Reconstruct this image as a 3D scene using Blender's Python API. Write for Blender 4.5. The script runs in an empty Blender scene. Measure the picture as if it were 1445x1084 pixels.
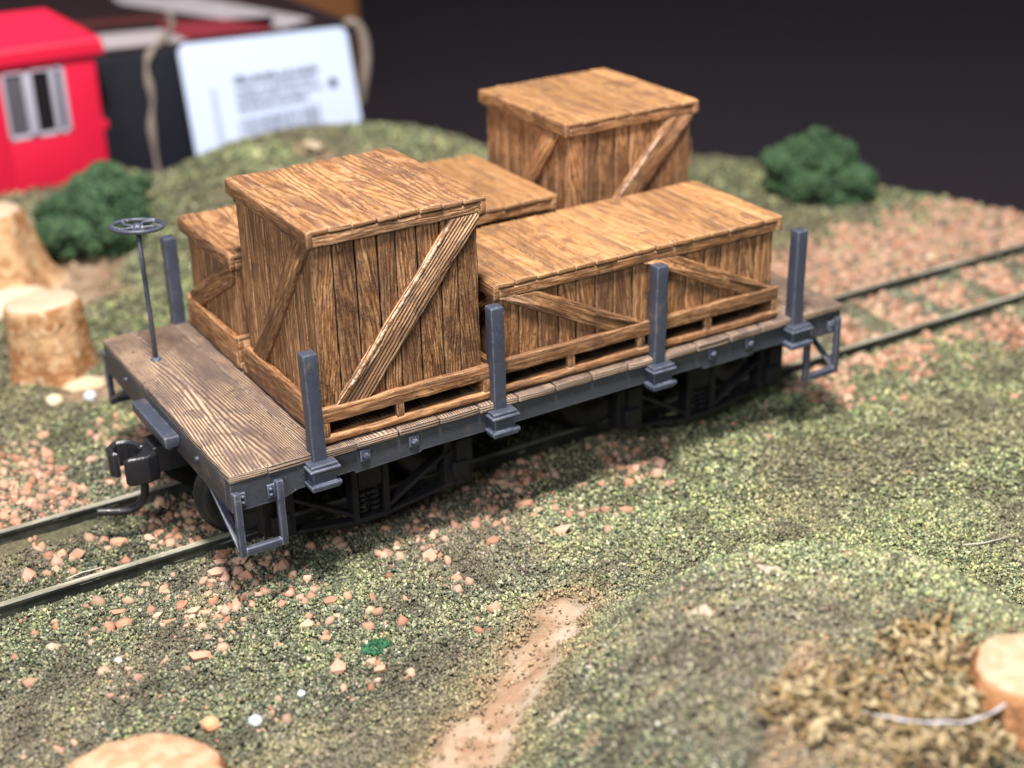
import bpy, math, random
from mathutils import Vector, Matrix, noise
import numpy as np
R = math.radians
SC = bpy.context.scene
COL = SC.collection
SC.unit_settings.system = 'METRIC'
SC.unit_settings.scale_length = 0.01          # one unit is one centimetre: this is a small model
random.seed(11)

# ------------------------------------------------------------------ camera
cam_d = bpy.data.cameras.new('camera'); cam = bpy.data.objects.new('camera', cam_d); COL.objects.link(cam)
SC.camera = cam
YAW, PIT, ROL = 1.0347, -0.4430, -0.0237
F = Vector((math.cos(PIT)*math.cos(YAW), math.cos(PIT)*math.sin(YAW), math.sin(PIT)))
RT = Vector((math.sin(YAW), -math.cos(YAW), 0)); UP = RT.cross(F)
RR = RT*math.cos(ROL) + UP*math.sin(ROL); UU = -RT*math.sin(ROL) + UP*math.cos(ROL)
m = Matrix((RR, UU, -F)).transposed().to_4x4(); m.translation = (-4.6645, -14.0245, 7.9016)
cam.matrix_world = m
cam_d.sensor_width = 36; cam_d.lens = 36*2102.24/1445
cam_d.clip_start = 0.1; cam_d.clip_end = 500
cam_d.dof.use_dof = True; cam_d.dof.focus_distance = 17.25
cam_d.dof.aperture_fstop = 0.001*cam_d.lens/0.27

# ------------------------------------------------------------------ light
wd = bpy.data.worlds.new('World'); SC.world = wd; wd.use_nodes = True
wd.node_tree.nodes['Background'].inputs[0].default_value = (0.80, 0.90, 1.0, 1)
wd.node_tree.nodes['Background'].inputs[1].default_value = 0.25

def area(name, loc, target, size, power, col):
    l = bpy.data.lights.new(name, 'AREA'); l.shape = 'DISK'; l.size = size; l.energy = power; l.color = col
    o = bpy.data.objects.new(name, l); COL.objects.link(o); o.location = loc
    d = Vector(target) - Vector(loc); o.rotation_euler = d.to_track_quat('-Z', 'Y').to_euler(); return o
area('ceiling_lamp', (-2, -9, 35), (4, 1, 0), 6, 33000, (1.0, 0.955, 0.90))
area('fill_lamp', (-26, -24, 22), (3, 1, 0), 12, 9500, (0.88, 0.93, 1.0))  # unseen fill lamp added to brighten the front faces

SC.view_settings.view_transform = 'Standard'; SC.view_settings.look = 'None'
SC.view_settings.exposure = 0.12; SC.view_settings.gamma = 1
try: SC.view_settings.use_curve_mapping = False
except Exception: pass
SC.cycles.max_bounces = 6

# ------------------------------------------------------------------ terrain maths
def sst(a, b, x):
    t = (x-a)/(b-a); t = 0.0 if t < 0 else (1.0 if t > 1 else t); return t*t*(3-2*t)
EDGE = [(-12,19.4),(4.4,18.6),(5.2,17.0),(7.5,16.6),(10,15.6),(13,13.2),(15.0,11.3),(16.3,9.4),(17.3,7.5),(18.25,4.7),(18.9,2),(19.6,-3),(20,-12)]
def edged(x, y):
    best = 1e9; s = 1
    for (ax, ay), (bx, by) in zip(EDGE, EDGE[1:]):
        dx, dy = bx-ax, by-ay; t = ((x-ax)*dx+(y-ay)*dy)/(dx*dx+dy*dy); t = min(1, max(0, t))
        px, py = x-ax-t*dx, y-ay-t*dy; d = math.hypot(px, py)
        if d < best: best = d; s = 1 if (dx*(y-ay)-dy*(x-ax)) < 0 else -1
    return s*best
def nz(x, y, f, o=0.0): return noise.noise(Vector((x*f, y*f, o)))
def height(x, y):
    z = -1.80
    r = math.hypot((x-6.9)/5.7, (y-12.9)/4.0); z += 1.27*(1-sst(0.3, 1, r))
    r = math.hypot((x-4.15)/3.5, (y+5.35)/3.45); z += 1.28*(1-sst(0.40, 1, r))
    r = math.hypot((x-14.5)/3.2, (y-9.8)/2.6); z += 0.25*(1-sst(0, 1, r))
    if y > 13 or x > 11:
        d = edged(x, y)
        if d < 0.35: z -= 3.2*sst(0.35, -0.5, d)
    bed = sst(0.9, 1.8, abs(y-2.28)-0.3)
    z += 0.05*bed*nz(x, y, 0.9) + 0.025*nz(x, y, 2.7, 5)
    return z
def seg_d(x, y, pts):
    best = 1e9
    for (ax, ay), (bx, by) in zip(pts, pts[1:]):
        dx, dy = bx-ax, by-ay; t = min(1, max(0, ((x-ax)*dx+(y-ay)*dy)/(dx*dx+dy*dy)))
        best = min(best, math.hypot(x-ax-t*dx, y-ay-t*dy))
    return best
RIDGE = [(0.30,-4.6),(0.55,-3.95),(1.15,-3.40),(1.95,-2.9),(2.6,-2.4),(3.15,-1.95)]
def dirt(x, y):
    """0 = turf, 1 = bare plaster and earth"""
    d = seg_d(x, y, RIDGE) + 0.22*nz(x, y, 2.6, 3) + 0.10*nz(x, y, 8, 7)
    v = 1 - sst(0.09, 0.47, d - 0.10*sst(-2.6,-3.8,y))
    if x > 1.2 and y < -1.9:
        q = math.hypot((x-3.2)/2.4, (y+3.6)/1.9); v = max(v, (1-sst(0.7, 1.0, q))*sst(0.42, 0.56, nz(x, y, 2.9, 77)+0.3*nz(x, y, 6, 78)))
    r = math.hypot(x-3.3, (y+6.5)*1.2) + 0.8*nz(x, y, 1.6, 9)
    v = max(v, 0.30*(1 - sst(0.7, 1.3, r)))
    r = math.hypot(x-0.3, y-6.9)+0.3*nz(x, y, 3, 2); v = max(v, 0.7*(1-sst(0.3, 0.6, r)))
    r = math.hypot(x-0.9, y-11.6)+0.5*nz(x, y, 2, 2); v = max(v, 0.9*(1-sst(0.9, 1.6, r)))
    r = math.hypot(x-6.66, (y-12.5)*.5)+0.2*nz(x, y, 2, 2); v = max(v, 0.85*(1-sst(0.1, 0.4, r)))
    return v

# ------------------------------------------------------------------ object helpers
def setp(o, label=None, cat=None, group=None, kind=None):
    if label: o['label'] = label
    if cat: o['category'] = cat
    if group: o['group'] = group
    if kind: o['kind'] = kind
    return o
def thing(name, label, cat, loc=(0,0,0), group=None):
    o = bpy.data.objects.new(name, None); COL.objects.link(o); o.location = loc
    o.empty_display_size = 0.3
    return setp(o, label, cat, group)

class MB:
    """collects vertices, faces, per-corner UVs and a per-vertex random value; build() makes ONE mesh object"""
    def __init__(s): s.v=[]; s.f=[]; s.uv=[]; s.r=[]
    def add(s, vs, fs, uvs=None, rnd=None):
        n=len(s.v); rnd = random.random() if rnd is None else rnd
        s.v += [tuple(p) for p in vs]; s.r += [rnd]*len(vs)
        for i, f in enumerate(fs):
            s.f.append(tuple(a+n for a in f))
            s.uv += (uvs[i] if uvs else [(vs[a][0], vs[a][2]) for a in f])
    def build(s, name, mat, parent=None, smooth=True):
        me = bpy.data.meshes.new(name); me.from_pydata(s.v, [], s.f)
        uvl = me.uv_layers.new(name='UVMap'); uvl.data.foreach_set('uv', np.array(s.uv, 'f').ravel())
        at = me.attributes.new('rnd', 'FLOAT', 'POINT'); at.data.foreach_set('value', np.array(s.r, 'f'))
        me.materials.append(mat)
        if smooth:
            me.polygons.foreach_set('use_smooth', [True]*len(me.polygons))
        me.update()
        o = bpy.data.objects.new(name, me); COL.objects.link(o)
        if parent is not None:
            o.parent = parent
            if parent.type == 'EMPTY': me.transform(Matrix.Translation(-parent.location))
        return o

def axis_pts(a, b, r, seg):
    n = max(1, int(round((b-a-2*r)/seg))) if b-a > 2*r+1e-6 else 1
    inner = [a+r+(b-a-2*r)*i/n for i in range(n+1)]
    return [a, a+r*0.35] + inner + [b-r*0.35, b]

def rbox(mb, x0,x1,y0,y1,z0,z1, r=0.015, grain=0, seg=0.25, amp=0.0, M=None, rnd=None, fr=5.0, skew=0.0):
    """box with rounded edges, worn by noise; UV u runs along the grain axis (in cm)"""
    r = min(r, (x1-x0)*.45, (y1-y0)*.45, (z1-z0)*.45)
    A = [axis_pts(x0,x1,r,seg), axis_pts(y0,y1,r,seg), axis_pts(z0,z1,r,seg)]
    lo = (x0+r,y0+r,z0+r); hi = (x1-r,y1-r,z1-r)
    idx = {}; vs = []; fs = []; uvs = []
    sk = random.uniform(-skew,skew); seed = random.random()*50; uo = random.random()*40; vo = random.random()*40
    raw = []
    def vert(i,j,k):
        key=(i,j,k)
        if key in idx: return idx[key]
        p = Vector((A[0][i],A[1][j],A[2][k])); raw.append(p.copy())
        q = Vector([min(max(p[a],lo[a]),hi[a]) for a in range(3)]); d = p-q
        if d.length > 1e-9: p = q + d.normalized()*r
        if amp:
            s = Vector((p.x*fr+seed, p.y*fr, p.z*fr))
            p = p + Vector((noise.noise(s), noise.noise(s+Vector((9,3,1))), noise.noise(s+Vector((2,7,5)))))*amp
        if M is not None: p = M @ p
        vs.append(p); idx[key] = len(vs)-1; return idx[key]
    for ax in range(3):
        b, c = [a for a in range(3) if a != ax]
        if ax == grain: ua, va, us = b, c, 0.3
        else: ua = grain; va = b if c == grain else c; us = 1.0
        for side in (0, len(A[ax])-1):
            for i in range(len(A[b])-1):
                for j in range(len(A[c])-1):
                    q = []
                    for (di,dj) in ((0,0),(1,0),(1,1),(0,1)):
                        k=[0,0,0]; k[ax]=side; k[b]=i+di; k[c]=j+dj; q.append(vert(*k))
                    flip = (side == 0) ^ (ax == 1)
                    if flip: q.reverse()
                    fs.append(q); uvs.append([(raw[a][ua]*us+uo, raw[a][va]+vo+ax*3+sk*raw[a][ua]) for a in q])
    mb.add(vs, fs, uvs, rnd)

def clip_rect(poly, x0,x1,y0,y1):
    def clip(P, inside, inter):
        out=[]
        for i in range(len(P)):
            a,b=P[i-1],P[i]
            if inside(b):
                if not inside(a): out.append(inter(a,b))
                out.append(b)
            elif inside(a): out.append(inter(a,b))
        return out
    ix=lambda X:(lambda a,b:(X,a[1]+(b[1]-a[1])*(X-a[0])/(b[0]-a[0])))
    iy=lambda Y:(lambda a,b:(a[0]+(b[0]-a[0])*(Y-a[1])/(b[1]-a[1]),Y))
    poly=clip(poly,lambda p:p[0]>=x0-1e-9,ix(x0)); poly=clip(poly,lambda p:p[0]<=x1+1e-9,ix(x1))
    poly=clip(poly,lambda p:p[1]>=y0-1e-9,iy(y0)); poly=clip(poly,lambda p:p[1]<=y1+1e-9,iy(y1))
    return poly
def brace(mb, a, b, w, rect, to3, t0, t1, rnd=None):
    """a plank lying on a wall from a to b (wall coordinates), clipped to rect; to3(u,v,d) places it"""
    dx,dy=b[0]-a[0],b[1]-a[1]; L=math.hypot(dx,dy); dx/=L; dy/=L; nx,ny=-dy,dx
    e=0.5
    P=[(a[0]-dx*e+nx*w/2*s1, a[1]-dy*e+ny*w/2*s1) if k==0 else (b[0]+dx*e+nx*w/2*s1, b[1]+dy*e+ny*w/2*s1) for k,s1 in ((0,-1),(1,-1),(1,1),(0,1))]
    P=clip_rect(P,*rect)
    Q=[]
    for i in range(len(P)):
        p,q=P[i],P[(i+1)%len(P)]; n=max(1,int(math.hypot(q[0]-p[0],q[1]-p[1])/0.08))
        for k in range(n):
            t=k/n; x=p[0]+(q[0]-p[0])*t; y=p[1]+(q[1]-p[1])*t
            j=0.008; Q.append((x+random.uniform(-j,j),y+random.uniform(-j,j)))
    cx=sum(p[0] for p in Q)/len(Q); cy=sum(p[1] for p in Q)/len(Q)
    ins=0.016; rings=[]
    def inset(p,k):
        vx,vy=cx-p[0],cy-p[1]; pu=vx*dx+vy*dy; pv=vx*nx+vy*ny
        lu,lv=max(abs(pu),1e-6),max(abs(pv),1e-6)
        du=math.copysign(min(k,lu),pu); dv=math.copysign(min(k,lv),pv)
        return (p[0]+dx*du+nx*dv, p[1]+dy*du+ny*dv)
    uo=random.random()*30; vo=random.random()*30
    vs=[];uvp=[]
    n=len(Q)
    for d,k in ((t0,0),(t1-0.015,0),(t1-0.004,ins*0.4),(t1,ins)):
        for p in Q:
            q=inset(p,k); vs.append(to3(q[0],q[1],d)); uvp.append((q[0]*dx+q[1]*dy+uo, q[0]*nx+q[1]*ny+vo+(t1-d)*0.8))
    c=len(vs); vs.append(to3(cx,cy,t1)); uvp.append((cx*dx+cy*dy+uo,cx*nx+cy*ny+vo))
    # detect orientation so that normals point outwards
    o3=Vector(to3(0,0,1))-Vector(to3(0,0,0)); ar=(Vector(to3(1,0,0))-Vector(to3(0,0,0))).cross(Vector(to3(0,1,0))-Vector(to3(0,0,0)))
    pos = ar.dot(o3)>0
    area2=sum(Q[i][0]*Q[(i+1)%n][1]-Q[(i+1)%n][0]*Q[i][1] for i in range(n))
    if area2<0: pos = not pos
    fs=[]
    for rg in range(3):
        for i in range(n):
            j=(i+1)%n; f=[rg*n+i,rg*n+j,(rg+1)*n+j,(rg+1)*n+i]
            fs.append(f if pos else f[::-1])
    for i in range(n):
        j=(i+1)%n; f=[3*n+i,3*n+j,c]; fs.append(f if pos else f[::-1])
    mb.add(vs,fs,[[uvp[a] for a in f] for f in fs],rnd)

def tube(mb, pts, rad, n=10, caps=True, rnd=None, flat=None):
    """swept tube; rad a number or list"""
    pts=[Vector(p) for p in pts]; vs=[]; fs=[]; rr=rad if isinstance(rad,(list,tuple)) else [rad]*len(pts)
    t0=(pts[1]-pts[0]).normalized(); ref=Vector((0,0,1)) if abs(t0.z)<0.9 else Vector((1,0,0))
    u=t0.cross(ref).normalized()
    for i,p in enumerate(pts):
        t=(pts[min(i+1,len(pts)-1)]-pts[max(i-1,0)]).normalized()
        u=(u-t*u.dot(t)).normalized(); w=t.cross(u)
        for k in range(n):
            a=2*math.pi*k/n; o_=(u*math.cos(a)+w*math.sin(a))*rr[i]
            if flat: o_=Vector((o_.x*flat[0],o_.y*flat[0],o_.z*flat[1]))
            vs.append(p+o_)
    for i in range(len(pts)-1):
        for k in range(n):
            k2=(k+1)%n; fs.append([i*n+k,i*n+k2,(i+1)*n+k2,(i+1)*n+k])
    if caps:
        fs.append([k for k in range(n)][::-1]); fs.append([(len(pts)-1)*n+k for k in range(n)])
    mb.add(vs,fs,None,rnd)
def lathe(mb, prof, n=32, M=None, closed=False, rnd=None):
    """profile of (radius, axial) about local z"""
    vs=[];fs=[]
    for (r,z) in prof:
        for k in range(n):
            a=2*math.pi*k/n; p=Vector((r*math.cos(a),r*math.sin(a),z)); vs.append(M@p if M is not None else p)
    m_=len(prof)
    for i in range(m_ if closed else m_-1):
        i2=(i+1)%m_
        for k in range(n):
            k2=(k+1)%n; fs.append([i*n+k,i*n+k2,i2*n+k2,i2*n+k])
    mb.add(vs,fs,None,rnd)
def prism(mb, poly, to3, d0, d1, ch=0.012, rnd=None):
    """flat outline extruded from d0 to d1 with a small chamfer on both rims"""
    n=len(poly); ar=sum(poly[i][0]*poly[(i+1)%n][1]-poly[(i+1)%n][0]*poly[i][1] for i in range(n))
    if ar<0: poly=poly[::-1]
    def inset(k):
        out=[]
        for i in range(n):
            p0=Vector(poly[i-1]);p=Vector(poly[i]);p1=Vector(poly[(i+1)%n])
            a=(p-p0).normalized();b=(p1-p).normalized(); na=Vector((-a.y,a.x));nb=Vector((-b.y,b.x))
            q=(na+nb); q=q/max(0.3,q.length_squared/2); out.append((p.x+q.x*k,p.y+q.y*k))
        return out
    vs=[]
    for d,k in ((d0,ch),(d0+ch,0),(d1-ch,0),(d1,ch)):
        vs+= [Vector(to3(q[0],q[1],d)) for q in inset(k)]
    ax=(Vector(to3(1,0,0))-Vector(to3(0,0,0))).cross(Vector(to3(0,1,0))-Vector(to3(0,0,0))).dot(Vector(to3(0,0,1))-Vector(to3(0,0,0)))
    flip = ax<0
    fs=[list(range(n))[::-1], [3*n+i for i in range(n)]]
    for r_ in range(3):
        for i in range(n):
            j=(i+1)%n; fs.append([r_*n+i,r_*n+j,(r_+1)*n+j,(r_+1)*n+i])
    if flip: fs=[f[::-1] for f in fs]
    mb.add(vs,fs,None,rnd)

# ------------------------------------------------------------------ materials
class NT:
    def __init__(s,name):
        s.m=bpy.data.materials.new(name); s.m.use_nodes=True; s.t=s.m.node_tree; s.b=s.t.nodes['Principled BSDF']
    def n(s,typ,ins=None,**kw):
        x=s.t.nodes.new(typ)
        for k,v in kw.items(): setattr(x,k,v)
        for k,v in (ins or {}).items():
            if isinstance(v,bpy.types.NodeSocket): s.t.links.new(v,x.inputs[k])
            else: x.inputs[k].default_value=v
        return x
    def math(s,op,a,b=0.0,c=None,clamp=False):
        x=s.t.nodes.new('ShaderNodeMath'); x.operation=op; x.use_clamp=clamp
        for i,v in enumerate((a,b) if c is None else (a,b,c)):
            if isinstance(v,bpy.types.NodeSocket): s.t.links.new(v,x.inputs[i])
            else: x.inputs[i].default_value=v
        return x.outputs[0]
    def mr(s,v,a,b,c=0.0,d=1.0):
        x=s.t.nodes.new('ShaderNodeMapRange'); x.interpolation_type='SMOOTHSTEP'
        s.t.links.new(v,x.inputs[0])
        for i,k in enumerate((a,b,c,d)): x.inputs[i+1].default_value=k
        return x.outputs[0]
    def noise(s,vec,scale,detail=3,rough=0.5,dist=0.0):
        x=s.n('ShaderNodeTexNoise',{'Scale':scale,'Detail':detail,'Roughness':rough,'Distortion':dist})
        if vec is not None: s.t.links.new(vec,x.inputs['Vector'])
        return x.outputs['Fac']
    def mix(s,f,a,b,mode='MIX'):
        x=s.t.nodes.new('ShaderNodeMix'); x.data_type='RGBA'; x.blend_type=mode
        for i,v in ((0,f),(6,a),(7,b)):
            if isinstance(v,bpy.types.NodeSocket): s.t.links.new(v,x.inputs[i])
            else: x.inputs[i].default_value=v if i==0 else (tuple(v)+(1,) if len(v)==3 else v)
        return x.outputs[2]
    def xyz(s,x,y,z):
        c=s.t.nodes.new('ShaderNodeCombineXYZ')
        for i,v in enumerate((x,y,z)):
            if isinstance(v,bpy.types.NodeSocket): s.t.links.new(v,c.inputs[i])
            else: c.inputs[i].default_value=v
        return c.outputs[0]
    def bump(s,h,dist,strength=1.0,nrm=None):
        x=s.n('ShaderNodeBump',{'Height':h,'Distance':dist,'Strength':strength})
        if nrm is not None: s.t.links.new(nrm,x.inputs['Normal'])
        return x.outputs[0]
    def edge(s,rad):
        """1 on worn convex or concave edges"""
        bv=s.n('ShaderNodeBevel',{'Radius':rad},samples=4)
        g=s.n('ShaderNodeNewGeometry')
        d=s.n('ShaderNodeVectorMath',operation='DOT_PRODUCT'); s.t.links.new(bv.outputs[0],d.inputs[0]); s.t.links.new(g.outputs['Normal'],d.inputs[1])
        return s.mr(d.outputs['Value'],0.995,0.86)
    def out(s,col,rough,nrm=None,spec=0.5,metal=0.0):
        for k,v in (('Base Color',col),('Roughness',rough),('Specular IOR Level',spec),('Metallic',metal)):
            if isinstance(v,bpy.types.NodeSocket): s.t.links.new(v,s.b.inputs[k])
            else: s.b.inputs[k].default_value=(tuple(v)+(1,)) if k=='Base Color' else v
        if nrm is not None: s.t.links.new(nrm,s.b.inputs['Normal'])
        return s.m

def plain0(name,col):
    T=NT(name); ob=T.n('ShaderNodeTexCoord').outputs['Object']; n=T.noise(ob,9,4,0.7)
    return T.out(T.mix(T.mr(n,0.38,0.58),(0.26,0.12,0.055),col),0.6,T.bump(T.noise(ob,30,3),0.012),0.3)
def wood_mat(name, dark, mid, light, stain, lines=16.0, depth=0.016, contrast=1.0, cath=3.2, slope=1.0, dusty=None, bandw=0.22, finew=0.75, uf=0.42, vf=1.5, wigw=0.08):
    T=NT(name)
    uv=T.n('ShaderNodeUVMap'); sp=T.n('ShaderNodeSeparateXYZ',{0:uv.outputs[0]}); u,v=sp.outputs[0],sp.outputs[1]
    at=T.n('ShaderNodeAttribute',attribute_name='rnd'); rnd=at.outputs['Fac']
    ob=T.n('ShaderNodeTexCoord').outputs['Object']
    warp=T.noise(T.xyz(T.math('MULTIPLY',u,uf),T.math('MULTIPLY',v,vf),rnd),1.0,1.5,0.5)
    wig=T.noise(T.xyz(T.math('MULTIPLY',u,2.2),T.math('MULTIPLY',v,5.0),rnd),1.0,3,0.6)
    h=T.math('ADD',T.math('MULTIPLY',warp,cath),T.math('MULTIPLY',v,slope)); h=T.math('ADD',h,T.math('MULTIPLY',wig,wigw))
    ph=T.math('MULTIPLY',h,lines*2)
    band=T.math('PINGPONG',ph,1.0)
    band=T.mr(band,0.1,0.75)
    fine=T.noise(T.xyz(T.math('MULTIPLY',u,3.0),T.math('MULTIPLY',v,58.0),rnd),1.0,3,0.70)
    pore=T.noise(T.xyz(T.math('MULTIPLY',u,7.0),T.math('MULTIPLY',v,26.0),rnd),1.0,2,0.6)
    fade=T.mr(T.noise(T.xyz(T.math('MULTIPLY',u,1.3),T.math('MULTIPLY',v,3.0),rnd),1.0,2),0.30,0.62)
    bm=T.math('MULTIPLY',band,T.math('ADD',T.math('MULTIPLY',fade,0.65),0.35))
    hh=T.math('ADD',T.math('MULTIPLY',bm,bandw),T.math('MULTIPLY',fine,finew))
    hh=T.math('ADD',hh,T.math('MULTIPLY',pore,0.25))
    big=T.noise(ob,1.1,3,0.6); blot=T.noise(ob,3.4,4,0.6,0.4)
    mid_=bandw*0.42+finew*0.5+0.125; wd_=(bandw*0.9+finew*0.30+0.10)*0.62/contrast; f=T.mr(hh,mid_-wd_,mid_+wd_)
    cr=T.n('ShaderNodeValToRGB',{0:f}); e=cr.color_ramp.elements
    e[0].position=0.0; e[0].color=dark+(1,); e[1].position=1.0; e[1].color=light+(1,)
    k=e.new(0.45); k.color=mid+(1,)
    col=cr.outputs[0]
    tint=T.math('ADD',T.math('MULTIPLY',rnd,0.50),0.72)
    col=T.mix(1.0,col,T.xyz(tint,tint,tint),'MULTIPLY')
    st=T.math('MULTIPLY',T.mr(blot,0.51,0.59),T.mr(big,0.42,0.54))
    pit=T.mr(T.noise(T.xyz(T.math('MULTIPLY',u,9.0),T.math('MULTIPLY',v,22.0),T.math('ADD',rnd,3.0)),1.0,1,0.5),0.66,0.74); col=T.mix(T.math('MULTIPLY',pit,0.7),col,dark)
    streak=T.mr(T.noise(T.xyz(T.math('MULTIPLY',u,0.8),T.math('MULTIPLY',v,3.5),T.math('ADD',rnd,7.0)),1.0,3,0.6),0.54,0.62)
    st=T.math('MAXIMUM',T.math('MULTIPLY',st,0.85),T.math('MULTIPLY',streak,0.75))
    col=T.mix(st,col,T.mix(0.35,stain,col))
    if dusty:
        col=T.mix(T.math('MULTIPLY',T.mr(T.noise(ob,2.0,3),0.5,0.7),0.5),col,dusty)
    ed=T.edge(0.034); sp2=T.noise(ob,26,2)
    wear_hl=T.math('MULTIPLY',ed,T.mr(sp2,0.38,0.52)); col=T.mix(T.math('MULTIPLY',wear_hl,0.75),col,tuple(min(1,c*k_) for c,k_ in zip(light,(1.15,1.3,1.6))))  # edges: drybrushed wear, with the highlight of lit ledges painted in
    n1=T.bump(hh,depth); n2=T.bump(T.noise(ob,30,3,0.6),0.006,1.0,n1)
    ro=T.math('ADD',T.math('MULTIPLY',f,-0.12),0.62)
    return T.out(col,ro,n2,0.5)

CR=dict(dark=(0.042,0.014,0.006),mid=(0.250,0.104,0.037),light=(0.65,0.375,0.185),stain=(0.070,0.032,0.020))
M_crate=wood_mat('crate_wood',lines=9,depth=0.018,cath=1.0,slope=1.4,bandw=0.10,finew=0.75,contrast=0.85,**CR)
M_crate_rough=wood_mat('crate_wood_rough',lines=13,depth=0.036,contrast=1.1,cath=0.8,slope=1.6,bandw=0.12,finew=0.9,**CR)
M_brace=wood_mat('brace_wood',lines=14,depth=0.042,contrast=1.1,cath=0.5,slope=1.4,wigw=0.03,bandw=0.42,finew=0.55,dark=(0.040,0.016,0.008),mid=(0.24,0.105,0.040),light=(0.64,0.38,0.20),stain=(0.12,0.07,0.05))
M_lid=wood_mat('crate_lid_wood',(0.070,0.028,0.014),(0.34,0.157,0.062),(0.64,0.37,0.19),(0.105,0.050,0.038),lines=8,depth=0.020,cath=1.0,slope=1.2,bandw=0.2,contrast=0.85)
M_lid_mid=wood_mat('crate_lid_half_worn',(0.085,0.036,0.016),(0.35,0.168,0.064),(0.60,0.345,0.17),(0.13,0.066,0.045),lines=6,depth=0.012,cath=1.0,bandw=0.12,contrast=0.7)
M_lid_smooth=wood_mat('crate_lid_worn',(0.12,0.050,0.022),(0.37,0.182,0.070),(0.57,0.325,0.155),(0.13,0.066,0.045),lines=5,depth=0.010,contrast=0.6,cath=1.2,bandw=0.12)
M_deck=wood_mat('deck_wood',(0.066,0.043,0.035),(0.200,0.132,0.098),(0.50,0.35,0.235),(0.095,0.068,0.066),lines=15,depth=0.020,cath=2.1,slope=1.8,bandw=0.52,finew=0.42,uf=0.17,vf=0.8,wigw=0.025)
M_deckgrey=wood_mat('deck_board_end_wood',(0.07,0.05,0.042),(0.22,0.165,0.13),(0.42,0.34,0.28),(0.12,0.09,0.08),lines=9,depth=0.02)

M_worn_hl=plain0('worn_highlight_wood',(0.70,0.50,0.37))  # pale brace edge: wear and highlight in one colour
def paint_mat(name,base,hi,rough=0.42,wear=0.6,rust=0.25,speck=True):
    T=NT(name); ob=T.n('ShaderNodeTexCoord').outputs['Object']
    n1=T.noise(ob,1.7,4,0.6); n2=T.noise(ob,9,4,0.65); n3=T.noise(ob,45,2,0.5)
    k=T.math('ADD',T.math('MULTIPLY',n1,0.5),T.math('ADD',T.math('MULTIPLY',n2,0.35),0.55))
    col=T.mix(1.0,base,T.xyz(k,k,k),'MULTIPLY')
    rs=T.math('MULTIPLY',T.mr(n1,0.50,0.66),T.mr(n2,0.46,0.66)); col=T.mix(T.math('MULTIPLY',rs,rust),col,(0.155,0.105,0.085))
    ed=T.math('MULTIPLY',T.edge(0.028),T.mr(n2,0.32,0.54)); col=T.mix(T.math('MULTIPLY',ed,wear),col,hi); ch=T.mr(T.noise(ob,5.5,5,0.7,0.3),0.66,0.70); col=T.mix(T.math('MULTIPLY',ch,0.45*wear),col,hi)
    if speck:
        vo=T.n('ShaderNodeTexVoronoi',{'Scale':7.0}); T.t.links.new(ob,vo.inputs['Vector'])
        sk=T.mr(vo.outputs['Distance'],0.055,0.03); col=T.mix(T.math('MULTIPLY',sk,0.55),col,(0.42,0.42,0.45))
    nb=T.bump(T.math('ADD',n3,T.math('MULTIPLY',n2,0.6)),0.006,0.8)
    return T.out(col,T.math('ADD',T.math('MULTIPLY',n2,0.25),rough-0.1),nb,0.45)
M_grey=paint_mat('grey_paint',(0.050,0.057,0.083),(0.30,0.325,0.41),0.40,0.9,0.6)
M_greyu=paint_mat('dark_underframe',(0.0045,0.0045,0.006),(0.02,0.02,0.027),0.65,0.4,0.1,False)
M_grey_shade=paint_mat('grey_paint_shade',(0.045,0.050,0.064),(0.20,0.21,0.25),0.45,0.7,0.35)  # the stake grey again, with the sills' duller light put into the colour
M_esill=paint_mat('end_sill_brown',(0.048,0.046,0.054),(0.22,0.21,0.23),0.45,0.7,0.9)  # less blue grey with stronger brown patches
M_black=paint_mat('black_coupler',(0.016,0.016,0.020),(0.10,0.10,0.12),0.33,0.7,0.05,False)
M_wheel=paint_mat('wheel_metal',(0.018,0.017,0.018),(0.09,0.09,0.10),0.36,0.7,0.2,False)

def rail_mat():
    T=NT('rail_metal'); ob=T.n('ShaderNodeTexCoord').outputs['Object']; g=T.n('ShaderNodeNewGeometry')
    sp=T.n('ShaderNodeSeparateXYZ',{0:g.outputs['Normal']})
    n=T.noise(ob,3,4,0.6); n2=T.noise(T.n('ShaderNodeMapping',{0:ob,3:(0.5,6,6)}).outputs[0],3,3)
    pos=T.n('ShaderNodeSeparateXYZ',{0:ob})
    top=T.math('MULTIPLY',T.mr(sp.outputs[2],0.55,0.9),T.mr(pos.outputs[2],-1.62,-1.61))
    side=T.mix(T.mr(n,0.4,0.65),(0.014,0.016,0.013),(0.045,0.046,0.034))
    topc=T.mix(T.mr(n2,0.3,0.7),(0.30,0.28,0.20),(0.66,0.62,0.50))
    col=T.mix(top,side,topc)
    fl=T.math('MULTIPLY',T.mr(T.noise(T.n('ShaderNodeMapping',{0:ob,3:(1.2,1,9)}).outputs[0],2.6,2),0.66,0.70),T.math('SUBTRACT',1.0,top)); col=T.mix(T.math('MULTIPLY',fl,0.6),col,(0.40,0.38,0.30))
    return T.out(col,T.math('SUBTRACT',0.6,T.math('MULTIPLY',top,0.25)),T.bump(T.noise(ob,18,3),0.008),0.5,T.math('MULTIPLY',top,0.4))
M_rail=rail_mat()

def plain(name,col,rough=0.6,var=0.25,scale=6,bump=0.004,spec=0.4,col2=None):
    T=NT(name); ob=T.n('ShaderNodeTexCoord').outputs['Object']; n=T.noise(ob,scale,4,0.6)
    k=T.math('ADD',T.math('MULTIPLY',n,2*var),1-var)
    c=T.mix(1.0,col,T.xyz(k,k,k),'MULTIPLY')
    if col2: c=T.mix(T.mr(T.noise(ob,scale*.4,3),0.45,0.6),c,col2)
    return T.out(c,rough,T.bump(T.noise(ob,scale*5,3),bump),spec)

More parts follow.
